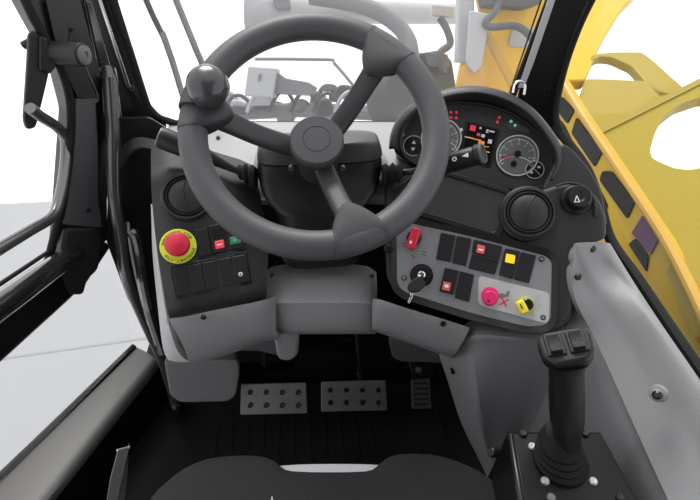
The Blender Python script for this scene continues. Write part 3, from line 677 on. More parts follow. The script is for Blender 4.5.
for px, py, rot in ((534.5, 170, 0), (413.5, 146, 0)):
    M = FB.m(px, py, -.004); r = .0155
    if px > 500:
        g_ = fin('button_pod', lathe(M, [(r, 0), (r, .002), (r*.85, .0025), (0, .0025)], 32), DARK2, bn)
        fin('pod_ring', lathe(M, [(r*1.0, .001), (r, .003), (r*.92, .003), (r*.9, .001)], 32, capped=False), BEZ, g_)
        bm = bmesh.new(); box(M @ T(-.0055, -.005, .003), .0055, .004, .0006, bm); box(M @ T(.006, .005, .003), .005, .003, .0006, bm); box(M @ T(0, 0, .003) @ Matrix.Rotation(-.7, 4, 'Z'), .026, .0006, .0006, bm)
        fin('pod_icons', bm, WHITE, g_)
    else:
        g_ = fin('button_pod', lathe(M, [(r*1.1, 0), (r*1.1, .002), (r, .0025), (0, .0025)], 32), DARK2, bn)
        fin('pod_ring', tube([M @ V((r*1.15*cos(radians(a)), r*1.15*sin(radians(a)), .002)) for a in range(60, 301, 15)], .0008, 6, 1), BEZ, g_)
        bm = bmesh.new(); a = [M @ V(p) for p in ((-.004, .0035, .003), (.004, .0035, .003), (0, .0095, .003))]; prism_bm(a, [p-FB.n*.0006 for p in a], bm)
        a = [M @ V(p) for p in ((-.004, -.0035, .003), (.004, -.0035, .003), (0, -.0095, .003))]; prism_bm(a, [p-FB.n*.0006 for p in a], bm)
        fin('pod_icons', bm, WHITE, g_)
for p in ((402.5, 134.5), (461, 130)): fin('cluster_stud', lathe(FB.m(p[0], p[1], -.002), [(.003, -.002), (.003, .002), (0, .003)], 12), WHITE, bn)
# screen
fin('screen_bezel', prism(FB, rnd([(466, 121), (500, 129), (491, 168), (459, 160)], 2), -.005, -.002), DARK2, bn, bev=.0006)
sn = fin('screen', prism(FB, [(468.5, 123.5), (497, 130), (489, 165), (461.8, 158)], -.004, -.0012), SCRN, bn)
def icon(nm, m_, quads, parent, F=FB, l=-.0012):
    bm = bmesh.new()
    for (x, y, w_, h_) in quads: prism(F, [(x-w_/2+.1*h_, y-h_/2-.2*w_*.5), (x+w_/2+.1*h_, y-h_/2+.2*w_*.5), (x+w_/2-.1*h_, y+h_/2+.2*w_*.5), (x-w_/2-.1*h_, y+h_/2-.2*w_*.5)], l, l+.0005, bm)
    return fin(nm, bm, m_, parent)
icon('red_icon', LRED, [(472.8, 128, 5.5, 5.5), (478.5, 134.5, 3.2, 2.8)], sn)
for q_ in [(480.5, 128, 2, 2), (487.5, 130.5, 2.2, 2.2), (492, 131.5, 5, 1.6), (483, 135.8, 3.5, 3), (490, 141.5, 4, 4), (466, 137, 3, .8), (487, 132.5, 3, .7), (481, 154, 4, 1), (483.5, 160.5, 5, 3)]: icon('white_icon', LWHT, [q_], sn)
icon('orange_icon', LORG, [(481, 144.5, 6, 7), (477, 139.5, 8, 1), (486, 146.5, 6, .8)], sn)
icon('amber_line', LYEL, [(469, 137.5, 9, .9), (488, 152, 3, .8)], sn)
bm = bmesh.new()
for (x, y) in ((451, 112.3), (456.5, 112.4), (451, 117.6), (456.2, 118), (499.3, 117.6), (497.4, 122.2)): lathe(FB.m(x, y, -.004), [(.0026, 0), (.0026, .001), (.002, .0016)], 10, bm)
fin('warning_lamps', bm, LRED, bn)
bm = bmesh.new()
for (x, y) in ((511, 121.5), (515, 125.5)): lathe(FB.m(x, y, -.004), [(.0028, 0), (.0028, .001), (.002, .0016)], 10, bm)
fin('reflection_dots', bm, mat('reflection_green', (.2, .5, .35), .4, emit=(.3, .7, .5), es=.35), bn)  # glowing dots imitate colours within a window reflection on the cluster cover
fin('reflection_patch', prism(FB, rnd([(506, 122), (512, 120), (530, 130), (529, 133), (507, 128)], 2), -.005, -.003), mat('reflection_grey', (.10, .105, .11), .12, coat=.6), bn)  # pale patch standing in for the window reflection, not a lens

# ================================================================== STEERING
# column shroud
sd = thing('steering_column', 'dark column shroud behind the steering wheel hub', 'steering column', W(320, 266, .88))
def ringz(z, xl, xr, py, dep, p=4.5):
    a = onz(xl, py, z); b = onz(xr, py, z); return sup((a+b)/2+V((0, dep/2, 0)), (b.x-a.x)/2, dep/2, n=40, p=p)
up_rs = [ringz(.812, 278, 364, 145, .04, 3), ringz(.807, 264, 378, 148, .06, 4), ringz(.795, 257, 384, 155, .09, 4.5), ringz(.779, 256, 386, 164, .11, 5)]
fin('upper_cover', rings(up_rs), mat('column_cover_lit_tone', (.05, .051, .054), .45, bump=.3), sd)  # coloured paler than the lower cover to imitate light from above
lo_rs = [ringz(.778, 257.5, 384.5, 165.5, .10, 5), ringz(.76, 256, 386, 178, .13, 5), ringz(.735, 260, 382, 200, .16, 4.5), ringz(.72, 268, 374, 213, .15, 4), ringz(.705, 275, 368, 222, .14, 4), ringz(.66, 279, 366, 246, .13, 4), ringz(.63, 280, 366, 262, .12, 4), ringz(.615, 284, 363, 268, .10, 4)]
fin('lower_cover', rings(lo_rs), DARK2, sd)
FSC = Frame(345, 168, .75, 0, 10)
screw('cover_screw', FSC, 291, 168, .0, sd, .0042, STEEL, .004); screw('cover_screw', FSC, 343, 168, .0, sd, .0042, STEEL, .004)

# steering wheel
WE = radians(53); WC = V((.013, .635, .870))
Mw = Matrix.Translation(WC) @ Matrix((V((1, 0, 0)), V((0, sin(WE), cos(WE))), V((0, -cos(WE), sin(WE))))).transposed().to_4x4()
sw_ = thing('steering_wheel', 'thick grey steering wheel with three spokes and round hub', 'steering wheel', M=Mw)
R0 = .1695; RR = .0200; bm = bmesh.new(); N = 96; K = 20; gg = []
for i in range(N):
    a = 2*pi*i/N; gg.append([bm.verts.new(V(((R0+RR*cos(2*pi*k/K))*cos(a), (R0+RR*cos(2*pi*k/K))*sin(a), RR*sin(2*pi*k/K)*.92))) for k in range(K)])
for i in range(N):
    for k in range(K): bm.faces.new((gg[i][k], gg[(i+1) % N][k], gg[(i+1) % N][(k+1) % K], gg[i][(k+1) % K]))
fin('rim', bm, WHEEL, sw_, True)
for ang in (48, 167, 286):
    A_ = radians(ang); e = V((cos(A_), sin(A_), 0)); t_ = V((-sin(A_), cos(A_), 0))
    rs = []
    for rr, z, hw, hh in ((.018, -.066, .0150, .010), (.05, -.062, .0155, .0105), (.09, -.047, .0155, .0105), (.125, -.025, .0160, .011), (.15, -.008, .0175, .012), (.165, 0, .018, .012)):
        rs.append(sup(e*rr+V((0, 0, z)), hw, hh, t_, V((0, 0, 1)), 24, 3))
    fin('spoke', rings(rs), WHEELD, sw_, True)
    rs = []; M_ = 13
    for i in range(M_):
        s = -1+2*i/(M_-1); a = A_+s*radians(11.5); er = V((cos(a), sin(a), 0)); inn = .032*(cos(s*pi/2))**.75
        r_in = R0-RR-.0007-inn; r_out = R0+RR+.0007
        rs.append(sup(er*((r_in+r_out)/2), (r_out-r_in)/2, RR*.92+.0009, er, V((0, 0, 1)), 28, 2.05))
    fin('grip_pad', rings(rs, sm=3), PADM if ang != 167 else WHEELD, sw_, True)
fin('hub_column', lathe(T(0, 0, -.043), [(.030, -.085), (.033, -.05), (.034, -.022), (.036, -.014), (.036, -.006), (.0355, -.005)], 40), WHEELD, sw_, True)
fin('hub_cap', lathe(T(0, 0, -.043), [(.034, -.006), (.0395, -.004), (.0403, .003), (.040, .010), (.0375, .0135), (.021, .0145), (.0205, .0137), (.0195, .0137), (.019, .0145), (.010, .0148), (0, .0148)], 56), WHEEL, sw_, True)
# spinner knob clamped to the rim
ka = radians(160); kc = V((cos(ka)*R0, sin(ka)*R0, 0)); er = V((cos(ka), sin(ka), 0)); et = V((-sin(ka), cos(ka), 0))
kn = thing('spinner_knob', 'round glossy spinner knob clamped to the left of the steering wheel rim', 'spinner knob', M=Mw @ Matrix.Translation(kc))
rs = []
for i in range(9):
    s = -1+i/4; a = ka+s*radians(8.5); q_ = V((cos(a)*R0, sin(a)*R0, 0))-kc
    rs.append(sup(q_+V((0, 0, .001))-V((cos(a), sin(a), 0))*.002, RR+.0045, RR+.0035, V((cos(a), sin(a), 0)), V((0, 0, 1)), 28, 2.4))
fin('clamp', rings(rs, sm=2), WHEELD, kn, True)
fin('neck', lathe(T(.014, -.006, -.003), [(.022, .0), (.022, .018), (.018, .022), (.015, .026)], 32), WHEELD, kn, True)
fin('ball', lathe(T(.018, -.009, -.006), [(.010, .020), (.020, .0235), (.0265, .031), (.0288, .039), (.028, .048), (.0248, .056), (.019, .062), (.010, .0655), (0, .0665)], 40), KNOB, kn, True)

# stalks
rsx = thing('column_stalk', 'right control stalk with white symbols reaching over the gauges', 'control stalk', W(388, 178, .80))
fin('rubber_boot', rings([sup(W(382+i*3.4, 176-i*.6, .80-.004*i), r_, r_*1.15, RT.cross(FW)*1.0, FW, 20, 2.2) for i, r_ in enumerate((.018, .020, .014, .019, .013, .016, .009))], sm=1), MATTE, rsx)
fin('thin_arm', tube([W(400, 173, .785), W(418, 170, .77), W(432, 163, .745)], [.0055, .0055, .010], 14), DARK2, rsx)
hA = W(430, 169, .735); hB = W(481, 154, .69); hd = (hB-hA).normalized()
Mh = Matrix.Translation(hA) @ hd.to_track_quat('Z', 'X').to_matrix().to_4x4(); L = (hB-hA).length
fin('handle_body', lathe(Mh, [(.008, -.004), (.0125, .004), (.0145, L*.4), (.0145, L-.012), (.0135, L-.010), (.0135, L-.008), (.0155, L-.006), (.0155, L), (.013, L+.003), (0, L+.003)], 28), DARK2, rsx)
fin('end_ring', lathe(Mh, [(.0148, L-.002), (.0148, L+.003), (.0132, L+.0045), (.0122, L+.0033)], 28, capped=False), GREYD, rsx)
FS = Frame(460, 157, .685, 0, 38)
bm = bmesh.new(); P_ = [W(*p, .682) for p in ((462, 156), (468, 152.5), (468.5, 157))]; prism_bm(P_, [p-FS.n*.004 for p in P_], bm)
fin('arrow_symbol', bm, WHITE, rsx)
fin('round_symbol', lathe(Matrix.Translation(W(454.5, 159, .688)) @ Matrix((RT, UP, -FW)).transposed().to_4x4(), [(.0032, -.004), (.0032, .001), (.002, .001), (.002, -.004)], 16, capped=False), WHITE, rsx)

lsx = thing('column_stalk', 'left control stalk sticking out past the steering wheel rim', 'control stalk', W(252, 174, .80))
fin('rubber_boot', rings([sup(W(256-i*3.2, 178-i*1.2, .80), r_, r_*1.15, UP, FW, 20, 2.2) for i, r_ in enumerate((.018, .020, .014, .018, .012, .013, .006))], sm=1), MATTE, lsx)
fin('thin_arm', tube([W(240, 172, .795), W(225, 165, .79), W(205, 155, .78)], [.005, .0075, .012], 14), DARK2, lsx)
hA = W(208, 157, .78); hB = W(160, 137, .76); hd = (hB-hA).normalized(); L = (hB-hA).length
Mh = Matrix.Translation(hA) @ hd.to_track_quat('Z', 'X').to_matrix().to_4x4()
fin('handle_body', lathe(Mh, [(.010, -.004), (.014, .004), (.0165, L*.4), (.018, L-.006), (.0165, L), (.004, L+.001), (0, L+.001)], 28), DARK2, lsx)
fin('end_cap', lathe(Mh, [(.0155, L), (.0152, L+.002), (0, L+.003)], 28), GREY, lsx)

# ================================================================== FOOTWELL
def pedal(lab, cor, armx, dd=1.17):
    F_ = Frame((cor[0][0]+cor[2][0])/2, 397, dd, 2, 40)
    p_ = thing('pedal', lab, 'pedal', F_.hit((cor[0][0]+cor[2][0])/2, cor[2][1], -.02), group=None)
    fin('foot_plate', prism(F_, rnd(cor, 1.5, 3), -.008, 0), STEEL, p_, bev=.0015)
    x0, y0 = cor[0]; x1, y1 = cor[2]
    for j in range(2):
        for i in range(4):
            px = x0+(x1-x0)*(.14+.24*i); py = y0+(y1-y0)*(.28+.44*j)
            M = F_.m(px, py, 0)
            s_ = fin('grip_stud', lathe(M, [(.0062, -.001), (.006, .0035), (.0048, .005), (.0038, .005), (.0036, -.0), (0, -.0)], 16), BLACK, p_)
    fin('pedal_arm', tube([F_.hit(armx, y0+6, -.012), W(armx-1, y0-8, dd+.05), W(armx-1, 350, dd+.03), W(armx-2, 325, dd+.0)], .009, 10), DARK2, p_)
    return p_
pedal('left perforated steel pedal with two rows of four studs', [(241, 384), (306, 382.5), (307.5, 413.5), (240, 415)], 266)
pedal('middle perforated steel pedal, right of the other studded one', [(321, 382), (385.5, 380.5), (387.5, 410.5), (321, 412)], 360)
F_ = Frame(421, 393, 1.16, 5, 45)
ac = thing('accelerator_pedal', 'small dark accelerator pedal at the right of the footwell', 'pedal', F_.hit(421, 410, -.02))
fin('pad', prism(F_, rnd([(411, 379), (430, 378), (432, 409), (412, 409)], 2), -.01, 0), mat('accel_rubber', (.035, .036, .04), .55), ac, bev=.002)
bm = bmesh.new()
for k in range(5): prism(F_, [(414, 383+k*5.2), (428.5, 382.6+k*5.2), (428.7, 384.2+k*5.2), (414, 384.6+k*5.2)], -.001, .002, bm)
fin('pad_ribs', bm, DARK2, ac)
fin('pivot_bracket', prism(Frame(420, 365, 1.12, 5, 25), rnd([(408, 358), (420, 355), (434, 357), (436, 374), (426, 380), (412, 378)], 3), -.04, 0), BLACK, ac, bev=.003)
fin('bracket_bolt', lathe(Frame(420, 365, 1.12, 5, 25).m(418, 369, .0), [(.008, 0), (.008, .006), (0, .007)], 6), STEEL, ac)
# cross member and shadowed firewall step
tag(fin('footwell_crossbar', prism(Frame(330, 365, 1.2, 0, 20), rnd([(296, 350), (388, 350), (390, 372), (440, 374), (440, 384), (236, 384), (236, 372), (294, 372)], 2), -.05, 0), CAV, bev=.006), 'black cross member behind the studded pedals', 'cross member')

# ================================================================== RIGHT CONSOLE
rcn = thing('right_console', 'pale grey side console running back beside the joystick', 'side console', W(600, 420, .75))
sillrows = [
    [onx(573, 262, .392), onx(575, 250, .396), onx(579, 244, .402), onx(594, 242, .430), onx(609, 243, .468), onx(611, 246, .478)],
    [onx(574, 296, .388), onx(583, 284, .408), onx(595, 277, .425), onx(612, 272, .455), onx(630, 278, .468), onx(632, 280, .48)],
    [onx(598, 345, .415), onx(617, 331, .435), onx(631, 323, .445), onx(648, 316, .457), onx(664, 330, .468), onx(667, 332, .48)],
    [onx(634, 425, .415), onx(655, 405, .435), onx(668, 394, .445), onx(685, 382, .457), onx(702, 386, .468), onx(705, 388, .48)],
    [onx(668, 500, .41), onx(692, 478, .432), onx(706, 464, .445), onx(725, 450, .457), onx(744, 458, .468), onx(748, 460, .48)],
    [onx(705, 580, .40), onx(730, 560, .430), onx(746, 545, .445), onx(768, 530, .457), onx(790, 540, .468), onx(794, 542, .48)]]
fin('sill_shell', loft(sillrows, 4, 4, .010), GREY, rcn)
# recess: convex edge, back face, inner wall
rec = [
    [W(434, 346, 1.06), W(450, 341, .94), W(461, 328, .85), W(474, 320, .82), W(505, 320, .81), W(540, 326, .80), W(566, 326, .78), W(576, 296, .775), W(580, 262, .775)],
    [W(438, 352, 1.02), W(454, 349, .90), W(466, 340, .81), W(479, 335, .77), W(507, 337, .757), W(542, 340, .76), W(570, 340, .765), W(579, 320, .765), W(580, 278, .765)],
    [W(440, 358, 1.02), W(456, 356, .90), W(468, 347, .82), W(482, 345, .80), W(508, 346, .80), W(545, 342, .80), W(574, 345, .78), W(586, 334, .755), W(582, 298, .755)],
    [W(449, 385, 1.07), W(462, 382, .95), W(472, 378, .86), W(486, 374, .85), W(512, 374, .87), W(551, 378, .875), onx(585, 384, .425), onx(598, 372, .425), W(604, 347, .735)],
    [W(462, 425, 1.12), W(472, 424, 1.0), W(480, 424, .93), W(490, 422, .94), W(508, 420, .95), W(535, 420, .95), onx(590, 422, .425), onx(618, 420, .422), W(638, 425, .655)],
    [W(484, 470, 1.10), W(490, 470, 1.04), W(494, 470, 1.02), W(500, 468, 1.02), W(508, 466, 1.03), W(518, 468, 1.04), onx(605, 480, .425), onx(645, 488, .418), W(673, 500, .585)],
    [W(510, 530, .98), W(514, 530, .98), W(518, 530, .98), W(522, 530, .98), W(526, 530, .98), W(530, 530, .99), onx(640, 560, .42), onx(680, 570, .41), W(704, 580, .50)]]
fin('recess_shell', loft(rec, 3, 3, .006), mat('recess_grey_plastic', (.29, .295, .305), .5, bump=.4, scale=500), rcn)
screw('sill_screw', Frame(506, 334, .77, 10, 70), 506, 334, .002, rcn, .005, BLACK)
d1_ = (onx(592, 248, .428)-CAM).dot(FW); d2_ = (onx(577, 277, .392)-CAM).dot(FW)
fin('sill_screw', lathe(Frame(592, 248, d1_, 20, 60).m(592, 248, 0.003), [(.0065, -.006), (.0065, 0), (.004, .002), (0, .002)], 16), BLACK, rcn)
fin('sill_screw', lathe(Frame(578, 277, d2_, 40, 25).m(578, 277, .002), [(.005, -.006), (.005, .001), (.003, .003), (0, .003)], 16), BLACK, rcn)
Fs = Frame(657, 394, .60, 62, 32); o = fin('screw_recess', lathe(Fs.m(657, 394, .004), [(.011, -.010), (.010, -.001), (.006, .0), (.0055, .003), (.004, .004), (0, .004)], 20), GREY, rcn)
fin('sill_screw', lathe(Fs.m(657, 395, .008), [(.0055, -.003), (.0055, .001), (.003, .003), (0, .003)], 16), BLACK, rcn)
fin('recess_clip', tube([W(452, 369, .97), W(453, 373, .96)], .004, 8, 1), BLACK, rcn)

# joystick box
jb = thing('joystick_box', 'black steel joystick box with bolts in its top plate', 'joystick box', W(560, 520, .72))
zt = .55
tq = [onz(507, 431, zt), onz(601, 431, zt), onz(650, 520, zt), onz(522, 520, zt)]
tl_, tr_, br_, bl_ = tq
dn = [V((tl_.x-.02, tl_.y+.0, .12)), V((tr_.x+.0, tr_.y, .12)), V((br_.x, br_.y, .12)), V((bl_.x-.02, bl_.y, .12))]
fin('box_body', prism_bm(tq, dn), BLACK, jb, bev=.004)
fin('top_plate', prism_bm([p+V((0, 0, .003))+(sum(tq, V())/4-p)*.08 for p in tq], [p+(sum(tq, V())/4-p)*.08 for p in tq]), mat('box_black_satin', (.004, .004, .004), .35, spec=.25), jb, bev=.002)
FT = Frame(560, 465, .62, 0, 90)
FT.o = V((0, 0, zt+.003))
for x, y, m_ in ((523, 434, DARK2), (585, 434, DARK2), (532, 447, BOLT), (545, 481.5, BOLT), (593, 482, BOLT), (551, 498, STEEL), (620, 498, DARK2)):
    fin('plate_bolt', lathe(FT.m(x, y, 0), [(.0055, 0), (.0055, .0022), (.0042, .004), (.0015, .0042), (0, .0036)], 20), m_, jb)
fin('side_knob', tube([W(498, 452, .66), W(490, 452, .655)], .007, 12, 1), BLACK, jb, bev=.002)
# joystick
jc = onz(561, 462, zt+.003)
js = thing('joystick', 'black joystick with two thumb switches and a ribbed rubber gaiter', 'joystick', jc)
jt = W(566, 349, .535); jb0 = jc+V((0, 0, .03)); ax = (jt-jb0).normalized()
rs = []
for z, r_ in ((0, .033), (.005, .0342), (.008, .0325), (.009, .030), (.014, .0318), (.017, .030), (.018, .028), (.023, .0295), (.026, .028), (.027, .0255), (.032, .027), (.036, .025), (.044, .021), (.052, .017)):
    rs.append(sup(jc+V((0, 0, z))+V((ax.x, ax.y, 0))*z*1.1, r_, r_, n=36, p=2))
fin('gaiter', rings(rs, sm=1), MATTE, js)
ex = (V((1, 0, 0))-ax*ax.x).normalized(); ey = ax.cross(ex).normalized(); Lj = (jt-jb0).length
rs = []
for t, hx, hy in ((.06, .0145, .0145), (.18, .0155, .0155), (.32, .0185, .019), (.55, .0190, .0195), (.75, .0180, .019), (.86, .0185, .020), (.92, .024, .022)):
    rs.append(sup(jb0+ax*(Lj*t), hx, hy, ex, ey, 32, 2.4))
fin('grip', rings(rs), DARK2, js)
hn = (CAM-jt).normalized()*.72+ax*.7; hn.normalize()
hx_ = (ex-hn*ex.dot(hn)).normalized(); hy_ = hn.cross(hx_); hc = jt+ax*.004
Mj = Matrix.Translation(hc) @ Matrix((hx_, hy_, hn)).transposed().to_4x4() @ Matrix.Rotation(radians(-9), 4, 'Z') @ Matrix.Scale(.93, 4)
def jp(pts, z0, z1): return prism_bm([Mj @ V((x, y, z1)) for x, y in pts], [Mj @ V((x, y, z0)) for x, y in pts])
hp = rnd([(-31, 12), (-22, 20), (22, 20), (31, 12), (29, -12), (17, -24), (-17, -24), (-29, -12)], 5)
hp = [(x*.001, y*.001) for x, y in hp]
fin('head', jp(hp, -.022, .006), SWITCH, js, bev=.004, seg=3)
for s in (-1, 1):
    cx = s*.0125
    o = fin('thumb_switch', jp([(cx+x, y) for x, y in ((-.0105, .015), (.0105, .015), (.0105, -.013), (-.0105, -.013))], .004, .0085), DARK2, js, bev=.001)
    rr_ = [[Mj @ V((cx+x, y, z)) for y, z in ((.012, .013), (.004, .0105), (-.004, .0105), (-.010, .015), (-.010, .006), (.012, .006))] for x in (-.0068, .0068)]
    bm = prism_bm(rr_[0], rr_[1]); fin('rocker_cap', bm, DARK, o, bev=.0008)

# ================================================================== SEAT
seat = thing('driver_seat', 'black fabric driver seat cushion with pale piping in the middle notch', 'seat', V((0, .1, 0)))
zs = .45
prof = [(130, 540), (150, 500), (165, 484), (182, 471), (205, 461), (235, 457.5), (258, 458), (272, 462), (281, 469), (292, 473), (330, 474), (366, 473), (376, 469), (386, 461), (400, 456), (430, 456), (455, 462), (480, 473), (498, 486), (510, 500), (528, 540)]
fr = []
for x, y in prof:
    fr.append(onz(x, y-5, zs))
rows = []
for dz, dy, sxx in ((-.16, -.02, .98), (-.07, .004, 1.0), (-.025, .004, 1.0), (-.006, -.002, .995), (.0, -.012, .985)):
    rows.append([V((p.x*sxx, p.y+dy, zs+dz)) for p in fr])
rows.append([V((p.x*.9, p.y-.05, zs+.006)) for p in fr]); rows.append([V((p.x*.7, min(p.y-.1, .12), zs+.004)) for p in fr]); rows.append([V((p.x*.6, -.05, zs-.0)) for p in fr])
fin('cushion', loft(rows, 2, 2, .0), SEATM, seat, solid=.01)
wa = [onz(x, y, zs-.014) for x, y in ((279, 466), (300, 464.5), (330, 464), (360, 464.2), (380, 465))]
wb = [onz(x, y, zs-.008) for x, y in ((284, 471), (300, 473), (330, 473.5), (360, 473), (376, 471))]
fin('pale_piping', loft([[p+V((0, .004, -.02)) for p in wa], wa, wb], 3, 2, .006), SEATW, seat)
fin('seam_tag', tube([W(272, 497, .64), W(272.5, 503, .63)], .001, 6, 1), SEATW, seat)
# seat base, mostly hidden under the cushion
bm = bmesh.new(); box(T(0.0, .08, .15), .36, .36, .30, bm); fin('seat_base', bm, BLACK, seat, bev=.01)
# lever
lv = thing('hand_lever', 'flat silver lever standing between seat and door sill', 'lever', W(112, 520, .80))
FV = Frame(118, 475, .80, -20, 20)
fin('lever_blade', prism(FV, rnd([(118, 450), (129.5, 447), (121, 485), (114, 520), (104, 520), (110, 480)], 1), -.004, 0), STEEL, lv, bev=.001)
fin('blade_edge', prism(FV, rnd([(129, 448), (127, 480), (122, 520), (114, 520), (121, 484)], 1), -.02, -.003), GLOSS, lv, bev=.001)
fin('blade_top', tube([W(117, 450.5, .798), W(130, 447, .798)], .002, 8, 1), CHROME, lv)

# ================================================================== OUTSIDE, AHEAD
def FO(px, py, d): return Frame(px, py, d, 5, 20)
# wipers, just outside the glass
def wiper(lab, P, Q):
    w_ = thing('wiper', lab, 'windscreen wiper', FWS.hit(*Q[-1], -.03))
    fin('wiper_arm', tube([FWS.hit(x, y, -.03) for x, y in Q], .0068, 8, 2), MGREY, w_)
    fin('wiper_blade', tube([FWS.hit(x, y, -.03) for x, y in P], .006, 8, 2), DARK, w_)
wiper('left wiper, its dark blade meeting the top of the photo', [(139, -30), (146, 0), (160, 30), (163, 36)], [(162, 32), (172, 60), (181, 90), (190, 118)])
wiper('pale wiper arm behind the spinner knob', [(168, -30), (173, -10)], [(172, -10), (178, 5), (197, 52), (204, 70), (215, 118)])
# front tool carriage, hoses and far wheel
D1 = 3.2
t1 = thing('lifting_boom_head', 'pale grey cross tube ahead, above the steering wheel', 'machine part', W(330, 30, D1))
fin('cross_tube', tube([W(250, 8, D1), W(262, 10, D1), W(460, 14, D1+.3)], [.16, .085, .07], 20, 1), MPALE, t1)
fin('end_flange', tube([W(250, 10, D1), W(256, 10.3, D1)], .10, 20, 1), MGREY, t1)
fin('pipe_clamp', prism(FO(280, 5, D1-.1), rnd([(272, -6), (288, -6), (290, 9), (276, 10)], 3), -.08, 0), MGREY, t1, bev=.01)
fin('pipe_clamp', prism(FO(340, 5, D1-.1), rnd([(336, -6), (380, -6), (360, 5), (340, 4)], 2), -.08, 0), MGREY, t1, bev=.01)
tag(fin('hydraulic_hose', tube([W(310, -4, 2.7), W(350, 3, 2.7), (W(378, 12, 2.7)), W(398, 26, 2.7), W(408, 40, 2.7), W(411, 52, 2.7), W(412, 66, 2.7)], .045, 14), MGREY, t1))
tag(fin('guide_rod', tube([W(255, 59, 2.5), W(326, 59.5, 2.5), W(334, 63, 2.5), W(352, 84, 2.5), W(365, 100, 2.5)], .009, 8, 2), MGREY, t1))
t2 = thing('work_light', 'pale boxy lamp seen inside the left of the steering wheel', 'lamp', W(262, 98, 2.8))
fin('lamp_box', prism(FO(262, 80, 2.8), rnd([(248, 66), (277, 68), (273, 98), (244, 96)], 2), -.15, 0), MPALE, t2, bev=.012)
fin('lamp_bracket', prism(FO(290, 85, 2.85), rnd([(275, 70), (285, 78), (308, 82), (318, 88), (310, 96), (273, 94)], 3), -.05, 0), MGREY, t2, bev=.01)
fin('lamp_slot', prism(FO(262, 80, 2.795), [(259, 74), (261, 74), (260, 81), (258, 81)], -.004, .004), MGREY, t2)
# blurred low machinery band
random.seed(11)
t3 = thing('front_attachment', 'grey jumble of linkage low ahead of the windscreen', 'machine part', W(300, 125, 3))
for k in range(34):
    x = 205+(k % 17)*9.2+random.uniform(-4, 4); y = (108 if k < 17 else 93)+random.uniform(-6, 6); ww = random.uniform(5, 15); hh = random.uniform(4, 10)
    if k >= 17 and x < 268: y += 10
    fin('linkage_block', prism(FO(x, y, 3.1+random.uniform(0, .4)), rnd([(x-ww, y+2), (x-ww*.4, y-hh), (x+ww*.6, y-hh*.8), (x+ww, y), (x+ww*.8, y+hh), (x-ww*.9, y+hh)], 4), -.15, 0), random.choice([MGREY, MDGREY, MPALE, MGREY, MDGREY]), t3, bev=.02, seg=2)
for k in range(7):
    x = 225+k*22; fin('linkage_hose', tube([W(x, 112, 3.05), W(x+6, 98, 3.0), W(x+16, 92+random.uniform(-4, 4), 3.0), W(x+26, 104, 3.05)], .012, 8), random.choice([MDGREY, MPALE]), t3)
fin('linkage_beam', tube([W(210, 116, 3.3), W(300, 110, 3.3), W(480, 119, 3.3)], .05, 10, 2), MGREY, t3)
fin('linkage_arm', tube([W(372, 70, 2.8), W(378, 92, 2.8), W(372, 116, 2.8)], .02, 8, 2), MDGREY, t3)
fin('linkage_arm', tube([W(385, 60, 2.8), W(405, 90, 2.8), W(432, 110, 2.8)], .025, 8, 2), MGREY, t3)
wc = W(402, 100, 2.75); Mt = Matrix.Translation(wc) @ Matrix((RT, UP, -FW)).transposed().to_4x4() @ Matrix.Rotation(.5, 4, 'Y')
t4 = thing('front_wheel', 'dark grey front tyre beyond the right rim of the steering wheel', 'wheel', wc-V((0, 0, .2)))
fin('tyre', lathe(Mt, [(.10, -.09), (.17, -.10), (.205, -.06), (.21, 0), (.205, .06), (.17, .10), (.10, .09)], 36), TYRE, t4)
fin('wheel_rim', lathe(Mt, [(.11, -.05), (.11, .085), (.095, .09), (.085, .05), (.03, .04), (.03, .07), (0, .07)], 28), MGREY, t4)
t5 = thing('carriage_block', 'grey carriage casting beside the yellow mast', 'machine part', W(440, 95, 2.9))
fin('casting', prism(FO(435, 70, 2.9), rnd([(412, 54), (440, 50), (452, 60), (456, 85), (462, 110), (420, 112), (408, 95)], 4), -.2, 0), MDGREY, t5, bev=.02)
fin('casting_face', prism(FO(435, 60, 2.85), rnd([(425, 52), (448, 54), (450, 68), (428, 66)], 2), -.04, 0), MGREY, t5, bev=.01)
fin('curved_link', tube([W(440, 18, 2.8), W(447, 30, 2.8), W(450, 44, 2.8), W(440, 54, 2.8), W(444, 74, 2.8)], .022, 10), MDGREY, t5)
fin('upper_box', prism(FO(440, 15, 2.8), rnd([(432, 4), (455, 6), (454, 18), (432, 16)], 2), -.08, 0), MPALE, t5, bev=.01)
t6 = thing('boom_mast', 'yellow upright mast plates with a pale cylinder, left of the right pillar', 'mast', W(500, 110, 2.6))
fin('pale_cylinder', prism(FO(466, 30, 2.5), rnd([(460, -40), (476, -40), (473, 62), (457, 62)], 2), -.08, 0), MPALE, t6, bev=.02, seg=3)
fin('mast_plate', prism(FO(505, 50, 2.6), rnd([(470, -40), (560, -40), (560, 120), (450, 120), (462, 60), (472, 60), (480, 10)], 2), -.05, 0), mat('mast_yellow', (.85, .50, .006), .45), t6, bev=.01)
fin('brace', tube([W(486, 32, 2.5), W(500, 60, 2.5), W(518, 95, 2.5)], .022, 8, 2), YLIGHT, t6)
fin('lower_plate', prism(FO(472, 80, 2.52), rnd([(463, 66), (480, 70), (492, 90), (492, 120), (452, 120)], 2), -.02, 0), mat('machine_ochre', (.65, .33, .02), .5), t6, bev=.005)
fin('pale_bracket', prism(FO(480, 50, 2.45), rnd([(470, 10), (490, 14), (482, 66), (474, 74), (466, 62)], 3), -.02, 0), MPALE, t6, bev=.006)
fin('open_window', prism(FO(525, 38, 2.57), rnd([(512, 30), (530, 26), (540, 34), (534, 48), (508, 46)], 4), -.01, 0), MPALE, t6, bev=.003)
tag(fin('hydraulic_hose', tube([W(502, -8, 2.4), W(496, 10, 2.4), W(486, 22, 2.4), W(492, 27, 2.4), W(515, 26, 2.4), W(530, 36, 2.4), W(545, 60, 2.4)], .018, 12), MDGREY, t6))
